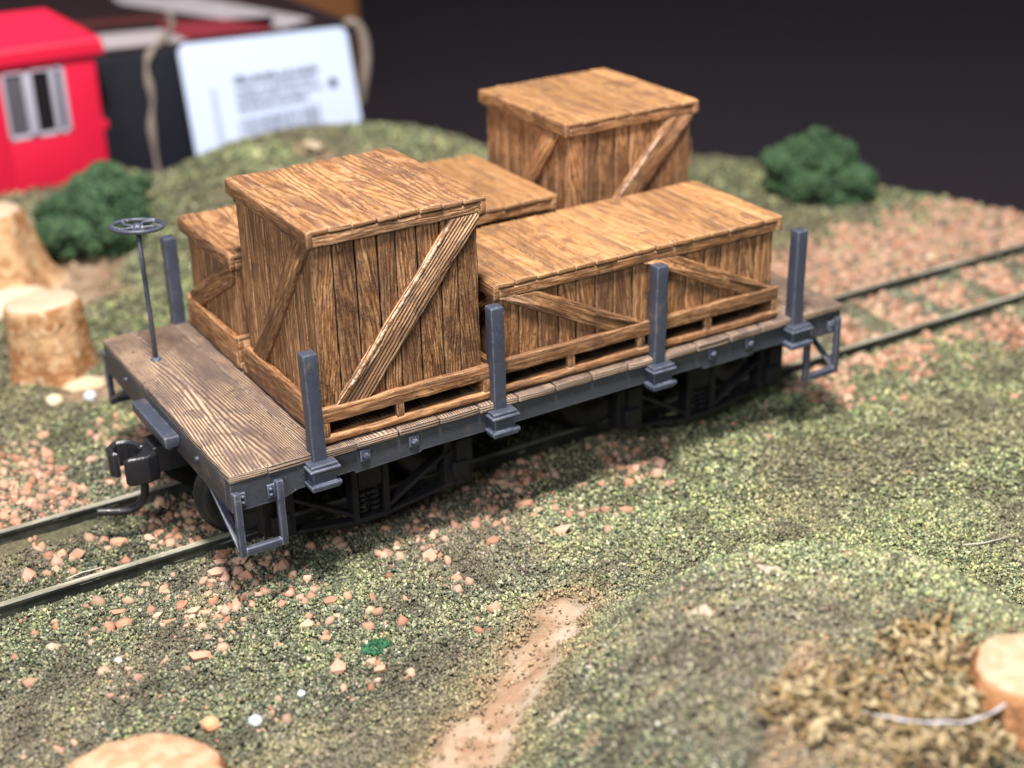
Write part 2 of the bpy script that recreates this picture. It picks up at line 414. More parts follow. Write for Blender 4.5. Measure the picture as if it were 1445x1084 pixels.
def attr_mat(name, rough=0.85, spec=0.15, bump=0.0, scale=20):
    T=NT(name); a=T.n('ShaderNodeAttribute',attribute_name='Col')
    nb=None
    if bump: nb=T.bump(T.noise(T.n('ShaderNodeTexCoord').outputs['Object'],scale,3),bump)
    return T.out(a.outputs['Color'],rough,nb,spec)
M_turf=attr_mat('turf_foam')
M_foliage=attr_mat('foliage_foam')
M_stone=attr_mat('ballast_stone',0.9,0.2,0.012,14)

def ground_mat():
    T=NT('scenic_ground'); ob=T.n('ShaderNodeTexCoord').outputs['Object']
    a=T.n('ShaderNodeAttribute',attribute_name='dirt').outputs['Fac']
    n1=T.noise(ob,0.55,4,0.6); n2=T.noise(ob,9,4,0.7); n3=T.noise(ob,26,3,0.7); n4=T.noise(ob,2.2,3,0.6)
    cr=T.n('ShaderNodeValToRGB',{0:T.math('ADD',T.math('MULTIPLY',n3,0.6),T.math('MULTIPLY',n2,0.4))}); e=cr.color_ramp.elements
    e[0].position=0.36; e[0].color=(0.030,0.031,0.020,1); e[1].position=0.66; e[1].color=(0.23,0.22,0.13,1)
    k=e.new(0.5); k.color=(0.085,0.090,0.050,1)
    turf=T.mix(T.mr(n1,0.38,0.62),cr.outputs[0],T.mix(0.5,cr.outputs[0],(0.16,0.125,0.085)))
    earth=T.mix(T.mr(n4,0.42,0.58),(0.33,0.205,0.13),(0.42,0.30,0.21)); cm=T.n('ShaderNodeAttribute',attribute_name='cream').outputs['Fac']; earth=T.mix(T.math('MULTIPLY',cm,0.75),earth,T.mix(T.mr(n4,0.45,0.6),(0.62,0.52,0.40),(0.50,0.41,0.34)))
    col=T.mix(a,turf,earth)
    h=T.math('ADD',T.math('MULTIPLY',n3,0.5),T.math('MULTIPLY',n2,0.8))
    return T.out(col,0.92,T.bump(h,0.06),0.15)
M_ground=ground_mat()
def stump_mat():
    T=NT('stump_plaster'); ob=T.n('ShaderNodeTexCoord').outputs['Object']; g=T.n('ShaderNodeNewGeometry')
    sp=T.n('ShaderNodeSeparateXYZ',{0:g.outputs['Normal']})
    n=T.noise(ob,2.6,4,0.65); n2=T.noise(ob,7,4,0.65); n3=T.noise(ob,1.1,2)
    side=T.mix(T.mr(n,0.38,0.62),(0.34,0.150,0.060),(0.60,0.37,0.20)); side=T.mix(T.mr(n2,0.58,0.68),side,(0.74,0.60,0.38)); rd=T.n('ShaderNodeAttribute',attribute_name='rnd').outputs['Fac']; side=T.mix(T.mr(rd,0.8,0.3),side,T.mix(T.mr(n,0.4,0.6),(0.24,0.095,0.038),(0.40,0.19,0.085)))
    rg=T.noise(T.n('ShaderNodeMapping',{0:ob,3:(3,3,0.3)}).outputs[0],2,3)
    top=T.mix(T.mr(rg,0.4,0.6),(0.40,0.235,0.135),(0.49,0.33,0.215)); top=T.mix(T.math('MULTIPLY',T.n('ShaderNodeAttribute',attribute_name='rnd').outputs['Fac'],0.6),top,(0.70,0.55,0.41))
    col=T.mix(T.mr(sp.outputs[2],0.55,0.85),side,top)
    return T.out(col,0.85,T.bump(T.math('ADD',n2,T.math('MULTIPLY',T.noise(ob,22,3),0.4)),0.06),0.2)
M_stump=stump_mat()

# ------------------------------------------------------------------ ground sheet, backdrop
def build_ground():
    X=np.concatenate([np.arange(-12,-5,0.25),np.arange(-5,11,0.09),np.arange(11,22.01,0.14)]); Y=np.concatenate([np.arange(-11,-8,0.25),np.arange(-8,7,0.09),np.arange(7,20.5,0.14)])
    nx,ny=len(X),len(Y); vs=[];dv=[];cv=[]
    for y in Y:
        for x in X:
            d=dirt(x,y); z=height(x,y)+0.03*nz(x,y,5.5,1)*(1 if abs(y-2.28)>1.1 else 0.5)+d*0.07*nz(x,y,4.5,4)+d*0.03*nz(x,y,11,4)
            vs.append((x,y,z)); dv.append(d); cv.append(sst(0.05,0.35,0.64*(x-1.95)-0.76*(y+2.9)+0.25*nz(x,y,3,50)))
    fs=[(j*nx+i,j*nx+i+1,(j+1)*nx+i+1,(j+1)*nx+i) for j in range(ny-1) for i in range(nx-1)]
    me=bpy.data.meshes.new('ground'); me.from_pydata(vs,[],fs); me.materials.append(M_ground)
    at=me.attributes.new('dirt','FLOAT','POINT'); at.data.foreach_set('value',np.array(dv,'f')); at=me.attributes.new('cream','FLOAT','POINT'); at.data.foreach_set('value',np.array(cv,'f'))
    me.polygons.foreach_set('use_smooth',[True]*len(me.polygons))
    o=bpy.data.objects.new('ground',me); COL.objects.link(o); setp(o,'grassy model railway ground with a low mound and a hill','ground',None,'structure')
build_ground()
def slab(name,x0,x1,y0,y1,z0,z1,mat):
    mb=MB(); rbox(mb,x0,x1,y0,y1,z0,z1,0.05,0,8); return mb.build(name,mat)
M_dark=plain('dark_backdrop',(0.028,0.022,0.028),0.9,0.08,0.6,0.0,0.1)
o=slab('floor',-60,90,-40,62,-5.4,-5.0,M_dark); setp(o,'dark table surface beyond the layout edge','table surface',None,'structure')
o=slab('wall',-60,90,62,63,-5.4,70,M_dark); setp(o,'plain dark wall behind the layout','wall',None,'structure')

# ------------------------------------------------------------------ scatter (turf crumbs, gravel, foam bushes)
OCT=np.array([(1,0,0),(-1,0,0),(0,1,0),(0,-1,0),(0,0,1),(0,0,-1)],float)
OCF=np.array([(0,2,4),(2,1,4),(1,3,4),(3,0,4),(2,0,5),(1,2,5),(3,1,5),(0,3,5)])
t_=(1+5**.5)/2
ICO=np.array([(-1,t_,0),(1,t_,0),(-1,-t_,0),(1,-t_,0),(0,-1,t_),(0,1,t_),(0,-1,-t_),(0,1,-t_),(t_,0,-1),(t_,0,1),(-t_,0,-1),(-t_,0,1)])/math.sqrt(1+t_*t_)
ICF=np.array([(0,11,5),(0,5,1),(0,1,7),(0,7,10),(0,10,11),(1,5,9),(5,11,4),(11,10,2),(10,7,6),(7,1,8),(3,9,4),(3,4,2),(3,2,6),(3,6,8),(3,8,9),(4,9,5),(2,4,11),(6,2,10),(8,6,7),(9,8,1)])
rng=np.random.default_rng(5)
def crumbs(name,P,S,C,mat,base=OCT,faces=OCF,jit=0.35,asp=(0.6,1.4),parent=None,flat=True):
    """one mesh of small irregular pieces: P centres, S sizes, C colours"""
    P=np.asarray(P,float);S=np.asarray(S,float);C=np.asarray(C,float);n=len(P);k=len(base)
    V=base[None]*(1+rng.uniform(-jit,jit,(n,k,1)))+rng.uniform(-jit*.5,jit*.5,(n,k,3))
    V=V*rng.uniform(asp[0],asp[1],(n,1,3))
    q=rng.normal(size=(n,4)); q/=np.linalg.norm(q,axis=1,keepdims=True); w,x,y,z=q.T
    Rm=np.stack([1-2*(y*y+z*z),2*(x*y-z*w),2*(x*z+y*w),2*(x*y+z*w),1-2*(x*x+z*z),2*(y*z-x*w),2*(x*z-y*w),2*(y*z+x*w),1-2*(x*x+y*y)],1).reshape(n,3,3)
    V=np.einsum('nij,nkj->nki',Rm,V)*S[:,None,None]+P[:,None]
    Fc=(faces[None]+(np.arange(n)*k)[:,None,None]).reshape(-1,3)
    me=bpy.data.meshes.new(name); me.vertices.add(n*k); me.vertices.foreach_set('co',V.reshape(-1).astype('f'))
    me.loops.add(len(Fc)*3); me.loops.foreach_set('vertex_index',Fc.reshape(-1).astype('i'))
    me.polygons.add(len(Fc)); me.polygons.foreach_set('loop_start',np.arange(0,len(Fc)*3,3,dtype='i')); me.polygons.foreach_set('loop_total',np.full(len(Fc),3,'i'))
    if not flat: me.polygons.foreach_set('use_smooth',np.ones(len(Fc),bool))
    me.update(calc_edges=True)
    ca=me.color_attributes.new('Col','FLOAT_COLOR','POINT'); cc=np.ones((n,k,4)); cc[:,:,:3]=C[:,None]
    ca.data.foreach_set('color',cc.reshape(-1).astype('f')); me.materials.append(mat)
    o=bpy.data.objects.new(name,me); COL.objects.link(o)
    if parent is not None:
        o.parent=parent; me.transform(Matrix.Translation(-parent.location))
    return o

CAMP=np.array(cam.matrix_world.translation); FV=np.array(F)
TURF=[((0.115,0.120,0.070),5),((0.165,0.185,0.095),6),((0.24,0.27,0.115),5),((0.33,0.35,0.14),2.6),((0.065,0.085,0.050),5),((0.040,0.045,0.036),3.5),
      ((0.085,0.135,0.085),4),((0.35,0.31,0.22),2.2),((0.20,0.165,0.115),3.5),((0.50,0.47,0.36),0.9),((0.52,0.42,0.10),0.25),((0.27,0.42,0.10),0.5),((0.42,0.20,0.13),0.25)]
TC=np.array([c for c,_ in TURF])*np.array([1.0,1.0,1.0])*0.55+np.array([c for c,_ in TURF]).mean(1,keepdims=True)*0.45; TC=(TC*0.86+0.14*0.19); TC=np.minimum(TC,0.33+0.4*np.maximum(TC-0.33,0))*np.array([1.25,1.20,1.04]);TW=np.array([w for _,w in TURF]);TW/=TW.sum()
LIT=np.array([(0.36,0.25,0.10),(0.05,0.038,0.025),(0.46,0.36,0.22),(0.22,0.17,0.07),(0.30,0.16,0.07),(0.13,0.10,0.06)])
def tie_off(x): return abs((x+6.9+0.625)%1.25-0.625)
def gravel_w(x,y):
    """how thickly the pink ballast lies"""
    n=nz(x,y,1.1,20)*0.5+0.5; n2=nz(x,y,0.45,30)*0.5+0.5
    w=0.0; a=abs(y-2.28)
    if x<0.6 and a<0.75: w=0.75*sst(0.38,0.55,n)*sst(0.12,0.30,tie_off(x))
    if x<2 and y>3.25: w=max(w,1.0*(1-sst(4.4,6.3,y))*sst(0.30,0.52,n))
    if 0<x<9.2 and 3.25<y<4.8: w=max(w,0.3)
    if -0.6<x<6 and y<1.4: w=max(w,0.62*sst(-0.9,0.7,y)*sst(0.36,0.60,n))
    if x<=-0.4 and y<1.3: w=max(w,0.10*sst(-0.6,0.8,y))
    if x<2.5 and -2.2<y<=0.5: w=max(w,0.10*sst(0.35,0.6,n))
    if x>6 and x<9.3 and y<1.4: w=max(w,0.30*sst(-0.2,0.8,y)*sst(0.40,0.6,n))
    if x>=9.0:
        if a<0.72:
            w=max(w,1.1*sst(0.18,0.30,tie_off(x))*sst(0.15,0.4,n))
        elif y>3.2: w=max(w,1.2*(1-sst(4.4,5.8,y-0.09*(x-9)))*sst(0.15,0.42,n))
        elif y>-0.6: w=max(w,0.6*sst(-0.2,0.9,y)*sst(0.32,0.56,n))
    return w
def turf_all():
    P=[];S=[];C=[];F_=[];FS=[];FC=[]
    def reg(n,depth0,depth1,smin,smax,x0,x1,y0,y1,lift):
        xs=rng.uniform(x0,x1,n);ys=rng.uniform(y0,y1,n)
        cs=rng.choice(len(TC),n,p=TW); ss=rng.uniform(smin,smax,n); vv=rng.uniform(0.6,1.35,n)
        for i in range(n):
            x,y=xs[i],ys[i]
            a=abs(y-2.28)
            if 0.775<a<0.885: continue
            dep=(x-CAMP[0])*FV[0]+(y-CAMP[1])*FV[1]+(-1.8-CAMP[2])*FV[2]
            if dep<depth0 or dep>depth1: continue
            # only where a camera near this one could look
            lx=(x-CAMP[0])*RR.x+(y-CAMP[1])*RR.y
            if abs(lx)>dep*0.50: continue
            if dep>18 and (x>11 or y>13) and edged(x,y)<0.02: continue
            d=dirt(x,y)
            dtan=sst(0.0,0.25,d)
            if d>0.22 and rng.random()<min(0.97,d*1.35): continue
            z=height(x,y)
            c=TC[cs[i]]*vv[i]
            pz=nz(x,y,0.8,40); pg=nz(x,y,0.5,60)
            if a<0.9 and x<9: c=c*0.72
            c=c*(1+0.25*pz)
            green=0.8*sst(2,6.5,x)*(1-sst(1.2,2.5,y))+ (0.7 if y>5 else 0)
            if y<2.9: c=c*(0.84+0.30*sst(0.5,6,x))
            c=c*np.array([1+0.02*green,1+0.07*green+0.12*pg,1-0.12*green])
            if pg<-0.12: c=c*0.72+np.array([0.10,0.078,0.055])*0.55
            cl=nz(x,y,7.5,11)+0.6*nz(x,y,15,13)
            c=c*(1+0.26*cl) if dep<25 else c*(1+0.2*cl)
            gp=nz(x,y,1.7,71)+0.5*nz(x,y,3.9,72)
            if gp>0.12: c=c*(1-0.45*sst(0.12,0.4,gp))+np.array([0.075,0.058,0.042])*0.45*sst(0.12,0.4,gp)
            elif gp<-0.18: c=c*(1+0.16*sst(-0.18,-0.45,gp))*np.array([1.02,1.0,0.92])
            if dtan>0: c=c*(1-0.7*dtan)+np.array([0.40,0.27,0.17])*0.7*dtan*vv[i]
            if y<-1.5:
                rd_=seg_d(x,y,RIDGE); c=c*(1-0.45*sst(1.0,0.3,rd_))+np.array([0.30,0.23,0.13])*0.45*sst(1.0,0.3,rd_)*vv[i]
            if x>1.8 and y<-4.2:
                q=math.hypot((x-4.0)/1.6,(y+6.5)/1.15)+0.35*nz(x,y,2.2,91)
                if rng.random()<0.62*(1-sst(0.45,1.05,q)): c=LIT[rng.integers(6)]*vv[i]
            if a<0.76 and tie_off(x)<0.20 and x>9.2 and rng.random()<0.6: continue
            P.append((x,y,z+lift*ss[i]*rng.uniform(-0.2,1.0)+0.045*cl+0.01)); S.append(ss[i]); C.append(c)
    reg(430000,0,19.2,0.012,0.027,-5,10,-7.5,2.8,1.3)
    reg(230000,19.2,24.5,0.015,0.031,-5,13,-5,9,1.3)
    reg(110000,24.5,36,0.030,0.055,-4,18.7,0,18.2,1.0)
    o=crumbs('turf',P,S,C,M_turf); setp(o,'fine foam turf in mixed olive and grey green covering the ground','turf',None,'stuff')
turf_all()
PINK=np.array([(0.52,0.29,0.195),(0.46,0.235,0.15),(0.56,0.35,0.25),(0.37,0.185,0.12),(0.54,0.32,0.225),(0.45,0.28,0.195)])
def gravel_all():
    P=[];S=[];C=[]
    n=72000; xs=rng.uniform(-5,18.6,n); ys=rng.uniform(-2.5,7.5,n)
    for i in range(n):
        x,y=xs[i],ys[i]; a=abs(y-2.28)
        if 0.72<a<0.96: continue
        if rng.random()>gravel_w(x,y)*(0.9 if x<9.3 else 1.0): continue
        if x>15 and edged(x,y)<0.1: continue
        s=0.022+0.062*rng.random()**2.8; 
        if x>9.3 : s*=1.2
        P.append((x,y,height(x,y)+s*0.35)); S.append(s); C.append(PINK[rng.integers(6)]*rng.uniform(0.65,1.08))
    o=crumbs('gravel',P,S,C,M_stone,ICO,ICF,0.30,(0.6,1.3)); setp(o,'pinkish orange crushed stone ballast scattered along the track','gravel',None,'stuff')
gravel_all()

# ------------------------------------------------------------------ track
W=4.557; YC=W/2; YN=YC-0.825; YF=YC+0.825; RH=-1.605
track=thing('railway_track','straight railway track with two weathered rails half buried in ballast','railway track',(6,YC,-1.8))
RP=[(-0.065,-0.33),(0.065,-0.33),(0.065,-0.31),(0.022,-0.28),(0.020,-0.07),(0.040,-0.052),(0.043,-0.012),(0.032,0.0),(-0.032,0.0),(-0.043,-0.012),(-0.040,-0.052),(-0.020,-0.07),(-0.022,-0.28),(-0.065,-0.31)]
for yr in (YN,YF):
    mb=MB(); n=90; vs=[];fs=[]
    for i in range(n+1):
        x=-8+26.6*i/n
        wob=0.010*math.sin(x*0.9+yr)+ (0.012 if 14<x else 0)*math.sin(x*2)
        for (a,b) in RP: vs.append((x,yr+a+wob,RH+b))
    k=len(RP)
    for i in range(n):
        for j in range(k):
            j2=(j+1)%k; fs.append([i*k+j,(i+1)*k+j,(i+1)*k+j2,i*k+j2])
    fs.append(list(range(k))[::-1]); fs.append([n*k+j for j in range(k)])
    mb.add(vs,fs); o=mb.build('rail',M_rail,track,smooth=False)
M_tie=plain('tie_wood',(0.125,0.115,0.075),0.85,0.3,5,0.02,0.2,(0.16,0.17,0.11))
x=-6.9
while x<18.2:
    if x>8.6:
        mb=MB(); rbox(mb,x-0.22,x+0.22,YC-1.45,YC+1.45,-2.0,-1.772,0.02,1,0.3,0.02); mb.build('tie',M_tie,track)
    x+=1.25

# ------------------------------------------------------------------ flat car
car=thing('flatcar','grey model railway flatcar with wooden deck and upright stakes loaded with crates','flatcar',(4.5,YC,-1.6))
L=9.0
# deck boards
mb=MB(); bx=[0.0,0.46]
while bx[-1]<L-0.6: bx.append(bx[-1]+0.545)
bx[-1]=L-0.47; bx.append(L)
bw=list(zip(bx,bx[1:]))
for i,(a,b) in enumerate(bw):
    big=i in(0,1)
    g_=0.003 if a<1.2 else 0.010; rbox(mb,a+g_,b-g_,(-0.022 if big else -0.050)+random.uniform(-.010,.010),W+0.02+random.uniform(-.012,.012),-0.098,(0 if a<1.2 else random.uniform(-0.004,0.004)),0.016 if a<1.2 else 0.022,1,0.11,0.007,fr=6)
mb.build('deck',M_deck,car)
# side sills with shallow steps over the trucks
def sill_poly():
    return [(0.004,-0.080),(0.004,-0.475),(0.62,-0.475),(0.80,-0.415),(1.51,-0.385),(1.53,-0.425),(2.39,-0.400),(2.41,-0.375),(3.2,-0.375),(5.6,-0.36),(6.59,-0.36),(6.61,-0.405),(7.45,-0.405),(7.47,-0.365),(8.2,-0.375),(8.4,-0.43),(8.996,-0.43),(8.996,-0.080)]
for s,(d0,d1) in (('n',(0.0,0.16)),('f',(W-0.16,W))):
    mb=MB(); prism(mb,sill_poly(),lambda u,v,d:(u,d,v),d0,d1,0.010); mb.build('side_sill',M_grey_shade,car,smooth=False)
for xs in (0.0,L-0.15):
    mb=MB(); rbox(mb,xs-0.006,xs+0.156,0.162,W-0.162,-0.47,-0.080,0.02,1,0.4,0.006); mb.build('end_sill',M_esill,car)
for yy in (YC-0.7,YC+0.5):
    mb=MB(); rbox(mb,0.17,L-0.17,yy,yy+0.2,-0.5,-0.085,0.02,0,2); mb.build('centre_sill',M_greyu,car)
mb=MB(); rbox(mb,0.17,L-0.17,0.17,W-0.17,-0.16,-0.085,0.01,0,2); mb.build('underfloor',M_greyu,car)

# stakes with their pockets (a pocket is a sub-part of its stake)
def stake(x,near,h=1.235,w=0.176,lean=0.0,leany=0.0):
    mb=MB(); s=1 if near else -1; y0=-0.085 if near else W-0.078
    M=Matrix.Translation((x+w/2,y0+w/2,-0.3))@Matrix.Rotation(lean,4,'Y')@Matrix.Rotation(leany,4,'X')@Matrix.Translation((-(x+w/2),-(y0+w/2),0.3))
    rbox(mb,x,x+w,y0,y0+w,-0.42,h,0.022,2,0.16,0.007,M=M)
    o=mb.build('stake',M_grey,car)
    pk=MB(); c=x+w/2
    yo=(-0.19,0.02) if near else (W-0.02,W+0.19)
    hw=0.165
    rbox(pk,c-hw+0.02,c+hw-0.02,yo[0]+(0.02 if near else -0.05),yo[1]+(0.05 if near else -0.02),-0.37,-0.11,0.015,2,0.2,0.004)
    for (za,zb,g) in ((-0.125,-0.085,0.0),(-0.165,-0.130,0.024),(-0.375,-0.325,0.026),(-0.405,-0.378,0.008)):
        rbox(pk,c-hw-g,c+hw+g,(yo[0]-g) if near else (W+0.002),(-0.002) if near else (yo[1]+g),za,zb,0.014,0,0.2,0.003)
    p=pk.build('stake_pocket',M_grey,car); p.parent=o; p.matrix_parent_inverse=Matrix.Identity(4); 
    return o
for i,x in enumerate((0.985,3.372,5.738,8.042)):
    stake(x,True,1.235,lean=(-0.012,-0.006,0.018,0.008)[i]); stake(x,False,1.235,lean=0.004*i)
# bolt plates
def bolt(x,z,near=True):
    s=-1 if near else 1; yb=0.0 if near else W
    mb=MB(); a,b=sorted((yb-s*0.004,yb+s*0.022)); rbox(mb,x-0.065,x+0.065,a,b,z-0.07,z+0.07,0.007,0,0.1,0.004); o=mb.build('bolt_plate',M_grey,car)
    m2=MB(); M=Matrix.Translation((x,yb+s*0.02,z))@Matrix.Rotation(R(90)*(1 if near else -1),4,'X')
    lathe(m2,[(0.0,0.05),(0.022,0.048),(0.036,0.040),(0.040,0.0)],6,M,rnd=.5)
    b2=m2.build('bolt',M_grey,car,smooth=False); b2.parent=o; b2.matrix_parent_inverse=Matrix.Identity(4)
for x,z in ((1.66,-0.215),(2.30,-0.215),(6.745,-0.20),(7.37,-0.205)): bolt(x,z,True); bolt(x,z,False)
for x in (0.0,):
    for y in (1.0,3.6):
        mb=MB(); M=Matrix.Translation((-0.006,y,-0.22))@Matrix.Rotation(R(-90),4,'Y'); lathe(mb,[(0,0.035),(0.03,0.03),(0.035,0)],8,M); mb.build('bolt',M_grey,car)
# stirrup steps
def step(x0,x1,near,inner_end):
    s=-1 if near else 1; yo=-0.115 if near else W+0.115; t=0.082
    mb=MB()
    ya,yb=sorted((yo,yo-s*0.075))
    zt,zb=-0.19,-1.0
    rbox(mb,x0,x0+t,ya,yb,zb,zt,0.012,2,0.2,0.005)
    rbox(mb,x1-t,x1,ya,yb,zb,zt+0.02,0.012,2,0.2,0.005)
    rbox(mb,x0+t*0.9,x1-t*0.9,ya+0.001,yb-0.001,zb,zb+0.095,0.012,0,0.2,0.005)
    # ears bolted to the sill
    for xe,sg in ((x0+t,-1),(x1-t,1)):
        pa,pb=(0.10,-0.02)
        yf=sorted((-0.001 if near else W+0.001,(-0.028 if near else W+0.028)))
        xa,xb=sorted((xe-sg*0.08,xe+sg*0.01)); rbox(mb,xa,xb,yf[0],yf[1],-0.40,-0.235,0.006,0,0.2)
        xa,xb=(x0,x0+t) if sg<0 else (x1-t,x1); yy=sorted((yo,0.0 if near else W)); rbox(mb,xa+0.002,xb-0.002,yy[0]+0.002,yy[1]-0.002,-0.27,-0.21,0.01,0,0.2)
    o=mb.build('step',M_grey,car)
    for xe,sg in ((x0+t,-1),(x1-t,1)):
        for zz in (-0.285,-0.355):
            m2=MB(); M=Matrix.Translation((xe-sg*0.045,(-0.026 if near else W+0.026),zz))@Matrix.Rotation(R(90)*(1 if near else -1),4,'X')
            lathe(m2,[(0,0.026),(0.012,0.024),(0.021,0.012),(0.023,0)],8,M); b=m2.build('rivet',M_grey,car); b.parent=o; b.matrix_parent_inverse=Matrix.Identity(4)
    # diagonal stay running inwards under the end of the car
    xe=x0+t/2 if inner_end<0 else x1-t/2; yi=yo-s*0.04
    m3=MB(); p0=Vector((xe,yi,zb+0.06)); p1=Vector((xe+(-0.0),(0.75 if near else W-0.75),-0.45))
    d=(p1-p0); M=Matrix.Translation(p0)@d.to_track_quat('X','Z').to_matrix().to_4x4()
    rbox(m3,0,d.length,-0.045,0.045,-0.02,0.02,0.008,0,0.3,M=M); b=m3.build('stay',M_grey,car); b.parent=o; b.matrix_parent_inverse=Matrix.Identity(4)
for near in (True,False):
    step(0.0,0.59,near,-1); step(8.30,8.92,near,1)

# coupler and its block, one at each end
def soft(o,w=0.035):
    b=o.modifiers.new('bevel','BEVEL'); b.width=w; b.segments=3; b.limit_method='ANGLE'; b.angle_limit=R(28); b.harden_normals=False
    return o
def coupler(end):
    S=Matrix.Identity(4) if end==0 else Matrix.Translation((L,W,0))@Matrix.Rotation(math.pi,4,'Z')
    mb=MB(); rbox(mb,-0.185,-0.006,1.62,2.86,-0.325,-0.185,0.015,1,0.3,0.006,M=S); rbox(mb,-0.10,-0.006,1.80,2.66,-0.44,-0.32,0.015,1,0.3,0.006,M=S)
    mb.build('coupler_block',M_grey,car)
    mb=MB(); rbox(mb,-0.22,0.9,YC-0.20,YC+0.20,-0.86,-0.50,0.03,0,0.3,0.006,M=S); o=mb.build('draft_gear_box',M_black,car)
    # head
    mb=MB(); yc=YC
    tr=lambda u,v,d:tuple(S@Vector((u,v,d)))
    # shank
    rbox(mb,-0.34,-0.15,yc-0.11,yc+0.11,-0.80,-0.60,0.03,0,0.1,0.01,M=S)
    SH=0.11
    head=[(-0.24,yc-0.12),(-0.28,yc-0.22),(-0.42,yc-0.28),(-0.66,yc-0.24),(-0.70,yc-0.17),(-0.52,yc-0.13),(-0.42,yc-0.04),(-0.41,yc+0.08),(-0.36,yc+0.15),(-0.26,yc+0.10)]
    prism(mb,[(a+SH,b) for a,b in head],tr,-0.93,-0.55,0.03)
    cp=soft(mb.build('coupler',M_black,car))
    k=MB(); pts=[]
    # knuckle: a C shaped hook
    outer=[(-0.36,yc+0.15),(-0.42,yc+0.30),(-0.54,yc+0.38),(-0.68,yc+0.36),(-0.78,yc+0.25),(-0.80,yc+0.10),(-0.76,yc+0.03),(-0.69,yc+0.02),(-0.71,yc+0.11),(-0.70,yc+0.22),(-0.62,yc+0.30),(-0.52,yc+0.285),(-0.44,yc+0.20),(-0.42,yc+0.07),(-0.38,yc+0.03)]
    prism(k,[(a+SH,b) for a,b in outer],tr,-0.90,-0.55,0.025)
    kb=soft(k.build('knuckle',M_black,car)); kb.parent=cp; kb.matrix_parent_inverse=Matrix.Identity(4)
    r_=MB(); M=S@Matrix.Translation((-0.29,yc+0.03,-0.56)); lathe(r_,[(0,0.045),(0.03,0.04),(0.05,0.02),(0.055,0)],12,M); rv=r_.build('pivot_rivet',M_black,car); rv.parent=cp; rv.matrix_parent_inverse=Matrix.Identity(4)
    p=MB(); P=[(-0.36,yc-0.14,-0.80),(-0.355,yc-0.14,-1.00),(-0.375,yc-0.13,-1.15),(-0.45,yc-0.09,-1.285),(-0.56,yc-0.03,-1.345),(-0.72,yc+0.05,-1.35),(-0.93,yc+0.12,-1.32)]
    # smooth the pin
    Q=[Vector(a) for a in P]
    for _ in range(2):
        N=[Q[0]]
        for a,b in zip(Q,Q[1:]): N+= [a*0.75+b*0.25,a*0.25+b*0.75]
        N.append(Q[-1]); Q=N
    tube(p,[S@a for a in Q],[0.052]*(len(Q)-1)+[0.044],12); pb=p.build('trip_pin',M_black,car); pb.parent=cp; pb.matrix_parent_inverse=Matrix.Identity(4)
coupler(0); coupler(1)

# trucks: bolster with wheels, axles and side frames as sub-parts
def truck(cx):
    mb=MB(); rbox(mb,cx-0.2,cx+0.2,0.62,W-0.62,-1.05,-0.62,0.03,1,0.6); rbox(mb,cx-0.35,cx+0.35,YC-0.35,YC+0.35,-0.62,-0.165,0.03,0,0.4)
    tk=mb.build('truck',M_greyu,car)
    def sub(m_,name,mat,sm=True):
        o=m_.build(name,mat,car,smooth=sm); o.parent=tk; o.matrix_parent_inverse=Matrix.Identity(4)
    for near in (True,False):
        m_=MB(); s=1 if near else -1; yb=0.60 if near else W-0.60
        def bx(x0,x1,d0,d1,z0,z1,r=0.012):
            a,b=sorted((yb+s*d0,yb+s*d1)); rbox(m_,x0,x1,a,b,z0,z1,r,0,0.6)
        for sg in (-1,1):
            xj=cx+sg*1.22
            bx(xj-0.19,xj-0.03,-0.02,0.2,-1.28,-0.72); bx(xj-0.035,xj+0.19,-0.07,0.2,-1.32,-0.70)
            bx(xj-0.12,xj+0.12,-0.13,0.0,-1.22,-0.98,0.03)
            bx(cx+sg*0.20-0.05 if sg<0 else cx+0.20-0.03,cx+sg*0.20+0.03 if sg<0 else cx+0.20+0.05,-0.03,0.18,-1.46,-0.5)
            # arch bars
            def bar(xa,za,xb,zb,t=0.05,w=0.16):
                p0=Vector((xa,yb+s*0.06,za)); p1=Vector((xb,yb+s*0.06,zb)); d=p1-p0
                M=Matrix.Translation(p0)@d.to_track_quat('X','Z').to_matrix().to_4x4(); rbox(m_,0,d.length,-w/2,w/2,-t/2,t/2,0.01,0,0.8,M=M)
            bar(cx+sg*0.2,-1.45,xj,-1.30); bar(cx+sg*0.2,-1.38,xj,-0.76); bar(cx+sg*0.2,-0.55,xj,-0.74)
        bx(cx-0.25,cx+0.25,-0.04,0.18,-1.47,-1.40); bx(cx-0.25,cx+0.25,-0.04,0.18,-0.60,-0.52)
        bx(cx-0.16,cx+0.17,-0.01,0.12,-1.0,-0.60)
        sub(m_,'side_frame',M_greyu)
        for dx in (-0.085,0.085):
            c_=MB(); pts=[(cx+dx+0.062*math.cos(t),yb+s*0.08+0.062*math.sin(t),-1.40+0.40*t/(2*math.pi*5)) for t in [i*2*math.pi*5/70 for i in range(71)]]
            tube(c_,pts,0.018,6); sub(c_,'spring',M_greyu)
    for sg in (-1,1):
        xa=cx+sg*1.27; zc=RH+0.570
        a_=MB(); tube(a_,[(xa,0.66,zc),(xa,W-0.66,zc)],0.06,12); sub(a_,'axle',M_wheel)
        for yr,s in ((YN,1),(YF,-1)):
            w_=MB(); M=Matrix.Translation((xa,yr,zc))@Matrix.Rotation(R(-90)*s,4,'X')
            prof=[(0.06,-0.10),(0.14,-0.10),(0.17,-0.04),(0.40,-0.02),(0.46,-0.07),(0.525,-0.075),(0.545,-0.06),(0.548,0.045),(0.56,0.06),(0.615,0.075),(0.62,0.10),(0.59,0.115),(0.46,0.11),(0.42,0.06),(0.2,0.04),(0.14,0.10),(0.06,0.10)]
            prof=[(a*1.045,b) for a,b in prof]; lathe(w_,prof,56,M); sub(w_,'wheel',M_wheel)
